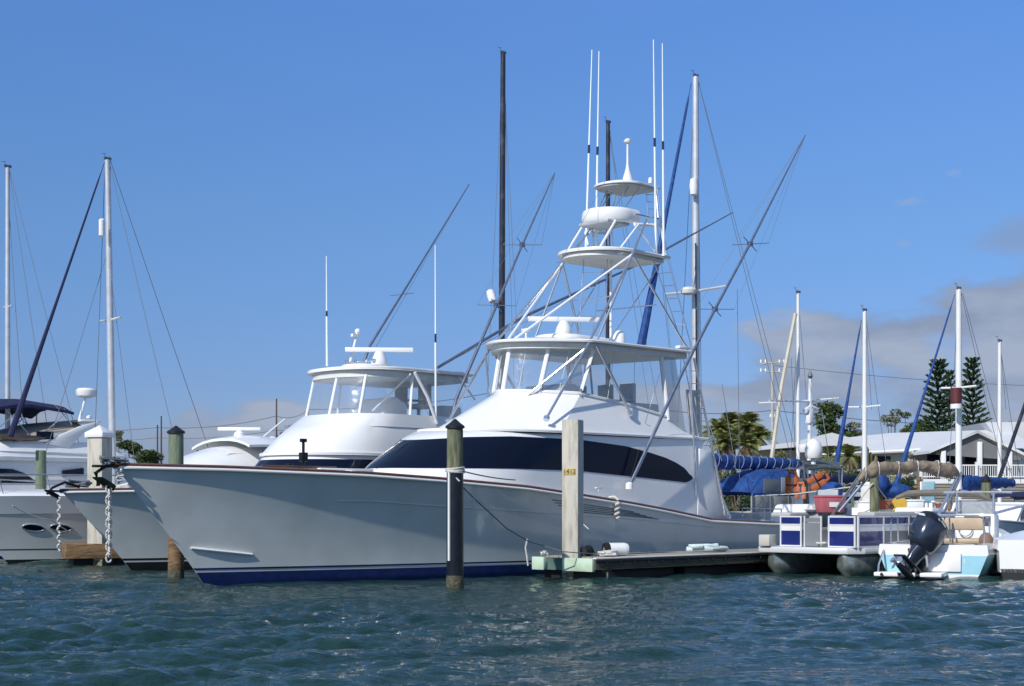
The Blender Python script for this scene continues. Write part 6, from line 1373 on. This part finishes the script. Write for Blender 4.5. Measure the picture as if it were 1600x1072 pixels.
# palms
def palm(px, top_py, crown_py, wpx, Y, label, seed, nf=26, group=None, dry=True):
    rnd = random.Random(seed); b = P(px, 0, Y); t = thing('palm_tree', label, 'tree', (b.x, b.y, GZ), 0, group); cz = P(px, crown_py, Y).z - GZ; R_ = wpx / F * Y / 2
    MB().tube([(0, 0, -.1), (.1, 0, cz * .5), (0, 0, cz)], R_ * .14, 8, R_ * .09).build('trunk', BARK, t)
    def fronds(n, lo, hi, name, mm_, sc=1.0):
        m = MB()
        for k in range(n):
            az = rnd.uniform(0, 6.28); el = R(rnd.uniform(lo, hi)); L_ = R_ * rnd.uniform(.8, 1.1) * sc; d = Vector((math.cos(az), math.sin(az), 0))
            pts = []; n_ = 9
            for i in range(n_):
                s_ = i / (n_ - 1); pts.append(Vector((0, 0, cz)) + d * L_ * s_ * math.cos(el) + Vector((0, 0, L_ * (s_ * math.sin(el) - .45 * s_ * s_))))
            side = d.cross(Vector((0, 0, 1)))
            for i in range(1, n_):
                p = pts[i]; dd = (pts[i] - pts[i - 1]).normalized()
                for sg in (-1, 1):
                    for q in range(3):
                        pp = pts[i - 1].lerp(pts[i], q / 3); ll = L_ * .34 * math.sin(math.pi * (.12 + .82 * (i / n_))) * rnd.uniform(.8, 1.1)
                        e = (side * sg * .9 + dd * .7 + Vector((0, 0, -.35 + rnd.uniform(-.2, .2)))).normalized() * ll; wv_ = dd * L_ * .022
                        m.add([pp - wv_, pp + wv_, pp + e], [(0, 1, 2)])
        m.build(name, mm_, t, smooth=False, merge=False)
    fronds(nf, -12, 80, 'fronds', LEAFP)
    if dry: fronds(int(nf * .6), -75, -30, 'dead_fronds', DRYF, .7)
    return t
G_ = 'palms in the cluster behind the sailing boat'
for i, (px, cp, w_, Y, lab) in enumerate(((1122, 672, 66, 92, 'leftmost palm of the cluster behind the blue hooded boat'), (1144, 664, 76, 94, 'tallest palm of the cluster behind the blue hooded boat'), (1168, 664, 72, 93, 'third palm from the left in the cluster'), (1186, 682, 60, 91, 'rightmost and lowest palm of the cluster'), (1134, 692, 60, 88, 'low palm in front of the cluster, left side'), (1166, 694, 60, 88, 'low palm in front of the cluster, right side'))):
    palm(px, 0, cp, w_, Y, lab, 40 + i, 64, G_)
palm(1328, 0, 712, 66, 80, 'dark green palm before the white roof, beside the blue furled sail', 50, 30)
palm(1334, 0, 748, 52, 70, 'low palm standing just above the pontoon boat', 51, 26)
palm(1296, 0, 712, 56, 82, 'palm behind the grey green sunshade', 52, 24)
def bush(px, top, wpx, Y, label, lm, seed, nb=8, group=None, name='shrub'):
    return broad_tree(px, 0, top, wpx, Y, label, lm, seed, nb=nb, low=.15, flat=.8, name=name, group=group, dens=.9)
bush(1395, 712, 40, 78, 'tall leafy shrub against the house wall behind the tan top', LEAFP, 61)
bush(1420, 700, 34, 79, 'tall pointed shrub next to the porch corner', LEAF, 62)
bush(1378, 722, 44, 76, 'dense shrub behind the blue bundles', LEAF, 63)
bush(1415, 745, 60, 70, 'wide dark hedge below the rolled tan top', LEAFD, 64, 12, name='hedge')
bush(1360, 752, 60, 69, 'dark hedge behind the rope-tied piling', LEAFD, 65, 12, name='hedge')
bush(1270, 735, 70, 72, 'dark hedge behind the orange life jackets', LEAF, 66, 12, name='hedge')
bush(1210, 700, 60, 84, 'low palmlike bush right of the palm cluster', LEAFO, 67)
bush(1120, 712, 60, 80, 'low bush under the left side of the palm cluster', LEAFO, 68)
for i, (x, h_) in enumerate(((1353, 702), (1357, 708), (1362, 705))): pass
t = thing('column_cactus', 'clump of tall column cactus in front of the white roofed house', 'cactus', P(1355, 0, 76).xy.to_3d() + Vector((0, 0, GZ)))
for dx, tp in ((-.25, 703), (0, 698), (.22, 706), (.42, 712)):
    z = P(1355, tp, 76).z - GZ; MB().lathe([(.09, 0), (.11, z * .5), (.10, z - .15), (.03, z)], (dx, .2 * math.sin(dx * 9), 0), 8).build('stem', LEAFO, t)
# ------------------------------------------------------------------ more planting and quayside clutter
for i, (px, tp, w_, Y, lm, lab) in enumerate((
    (1240, 722, 60, 70, LEAFD, 'dark shrub behind the boats left of the orange life jackets'), (1310, 728, 70, 68, LEAF, 'green shrub mass between the sunshade and the first white mast'),
    (1345, 728, 60, 67, LEAFD, 'dark bush rising right of the blue furled sail foot'), (1384, 738, 60, 66, LEAF, 'leafy bush right above the blue canvas cover'),
    (1205, 735, 60, 66, LEAF, 'green bush behind the blue sail cover'), (1155, 735, 80, 68, LEAFD, 'dark bush under the palm cluster'),
    (1300, 708, 50, 74, LEAFP, 'yellow green leafy plant behind the sunshade'), (1450, 762, 50, 62.8, LEAF, 'small shrub at the foot of the terrace wall'))):
    bush(px, tp, w_, Y, lab, lm, 80 + i, 9)
def deck_chair(px, py, Y, rz, m_, label):
    c = P(px, py, Y); t = thing('deck_chair', label, 'chair', c, rz)
    MB().box((0, 0, .40), (.45, .45, .05)).build('seat', m_, t, bevel=.01); MB().box((.24, 0, .72), (.05, .45, .6)).build('backrest', m_, t, bevel=.01)
    for sx in (-1, 1):
        for sy in (-1, 1): MB().tube([(sx * .2, sy * .2, 0), (sx * .2, sy * .2, .4)], .02, 6).build('leg', PIPE, t)
PALEB = mat('pale_blue_plastic', (.22, .36, .42), .5)
deck_chair(1443, 804, 45.6, .6, PALEB, 'pale blue deck chair on the walkway left of the dark brown post')
deck_chair(1455, 804, 45.7, 2.4, WHITE, 'white deck chair beside the pale blue one on the walkway')
deck_chair(1352, 804, 45.8, 1.0, OFFW, 'off-white deck chair on the walkway beyond the rope-tied piling')
for i, (px, py, Y, mm_, lab) in enumerate(((1340, 796, 45.4, PALEB, 'pale blue bucket left of the deck chair'), (1417, 798, 45.4, WHITE, 'white bucket between hose reel and dock box'), (1468, 800, 45.5, TERRA, 'small clay pot under the rolled grey cloth'))):
    c = P(px, py, Y); t = thing('bucket', lab, 'bucket', c); MB().lathe([(.10, 0), (.14, .26), (.15, .27)], n=14).build('pail', mm_, t); MB().tube([(-.14, 0, .26), (-.1, 0, .40), (.1, 0, .40), (.14, 0, .26)], .008, 5).build('handle', PIPE, t)
for i, (a, b, lab) in enumerate((((1100, 640), (1128, 720), 'grey backstay end beside the blue sail cover'), ((1128, 600), (1150, 735), 'thin line hanging past the palm cluster'), ((1236, 560), (1244, 735), 'thin stay between the pale mast and the cream pole'), ((1284, 640), (1300, 745), 'thin stay dropping right of the white dome'))):
    rope([P(a[0], a[1], 49), P(b[0], b[1], 48.5)], .012, lab, WIRE, 'stay_wire', cat='wire')
# coiled lines and fenders on the near boats
heap('rope_coil', 'white rope coil on the front deck of the pontoon boat', 'rope', P(1284, 851, 35.5), .14, .1, .06, ROPE, seed=12, r=.015)
for px, py, Y, lab in ((1224, 845, 44.2, 'white fender hanging from the grey boat beyond the big yacht\'s stern'), (1573, 838, 40.0, 'white fender between the two right hand motorboats')):
    c = P(px, py, Y); o = MB().lathe([(.02, -.32), (.08, -.26), (.09, 0), (.08, .26), (.02, .32)], (0, 0, 0), 12).build('fender', WHITE, loc=c); tag(o, lab, 'fender')
# every kind that repeats shares a group
GROUPS = {'piling': 'wooden pilings in the marina', 'square_piling': 'square cream pilings', 'sailboat': 'sailing boats moored in the marina', 'motor_boat': 'small motorboats at the right',
          'motor_cruiser': 'motor cruisers in the marina', 'sportfishing_yacht': 'sportfishing yachts side by side', 'finger_dock': 'finger docks between the boats', 'rope_coil': 'loose rope coils', 'mooring_line': 'mooring lines and ropes',
          'life_jacket': 'orange life jackets hung up to dry', 'covered_outboard': 'blue canvas bundles', 'covered_motor': 'blue canvas bundles', 'dock_box': 'white dock boxes on the walkway', 'bucket': 'buckets and pots on the docks', 'deck_chair': 'deck chairs on the walkway',
          'utility_pole': 'utility poles in the background', 'power_line': 'power lines in the background', 'broadleaf_tree': 'trees behind the marina', 'norfolk_pine': 'tall norfolk pines behind the house', 'palm_tree': 'palms before the house',
          'shrub': 'shrubs behind the boats', 'hedge': 'dark hedges behind the boats', 'house': 'houses behind the marina', 'rod_pole': 'slanting grey poles over the fishing boat', 'stay_wire': 'loose stays behind the big yacht', 'fender': 'white fenders between the boats'}
for o in list(C.objects):
    if o.parent is None and 'category' in o.keys() and 'group' not in o.keys():
        k = o.name.split('.')[0]
        if k in GROUPS and sum(1 for q in C.objects if q.parent is None and q.name.split('.')[0] == k) > 1: o['group'] = GROUPS[k]
rr = [[Vector((u, v, 2.05 + .12 * math.sin(u * 2.4 + .4) - .06 * abs(v))) for v in (-.9, -.5, 0, .5, .9)] for u in (-.2, .2, .6, 1.0, 1.4)]
MB().shell(rr, (0, 0, -.05)).build('folding_top', NAVYC, nb_)
for u in (-.1, 1.3):
    for v in (-.85, .85): MB().tube([(u, v, 2.0), (.6, v, 1.0)], .018, 6).build('top_frame', PIPE, nb_)
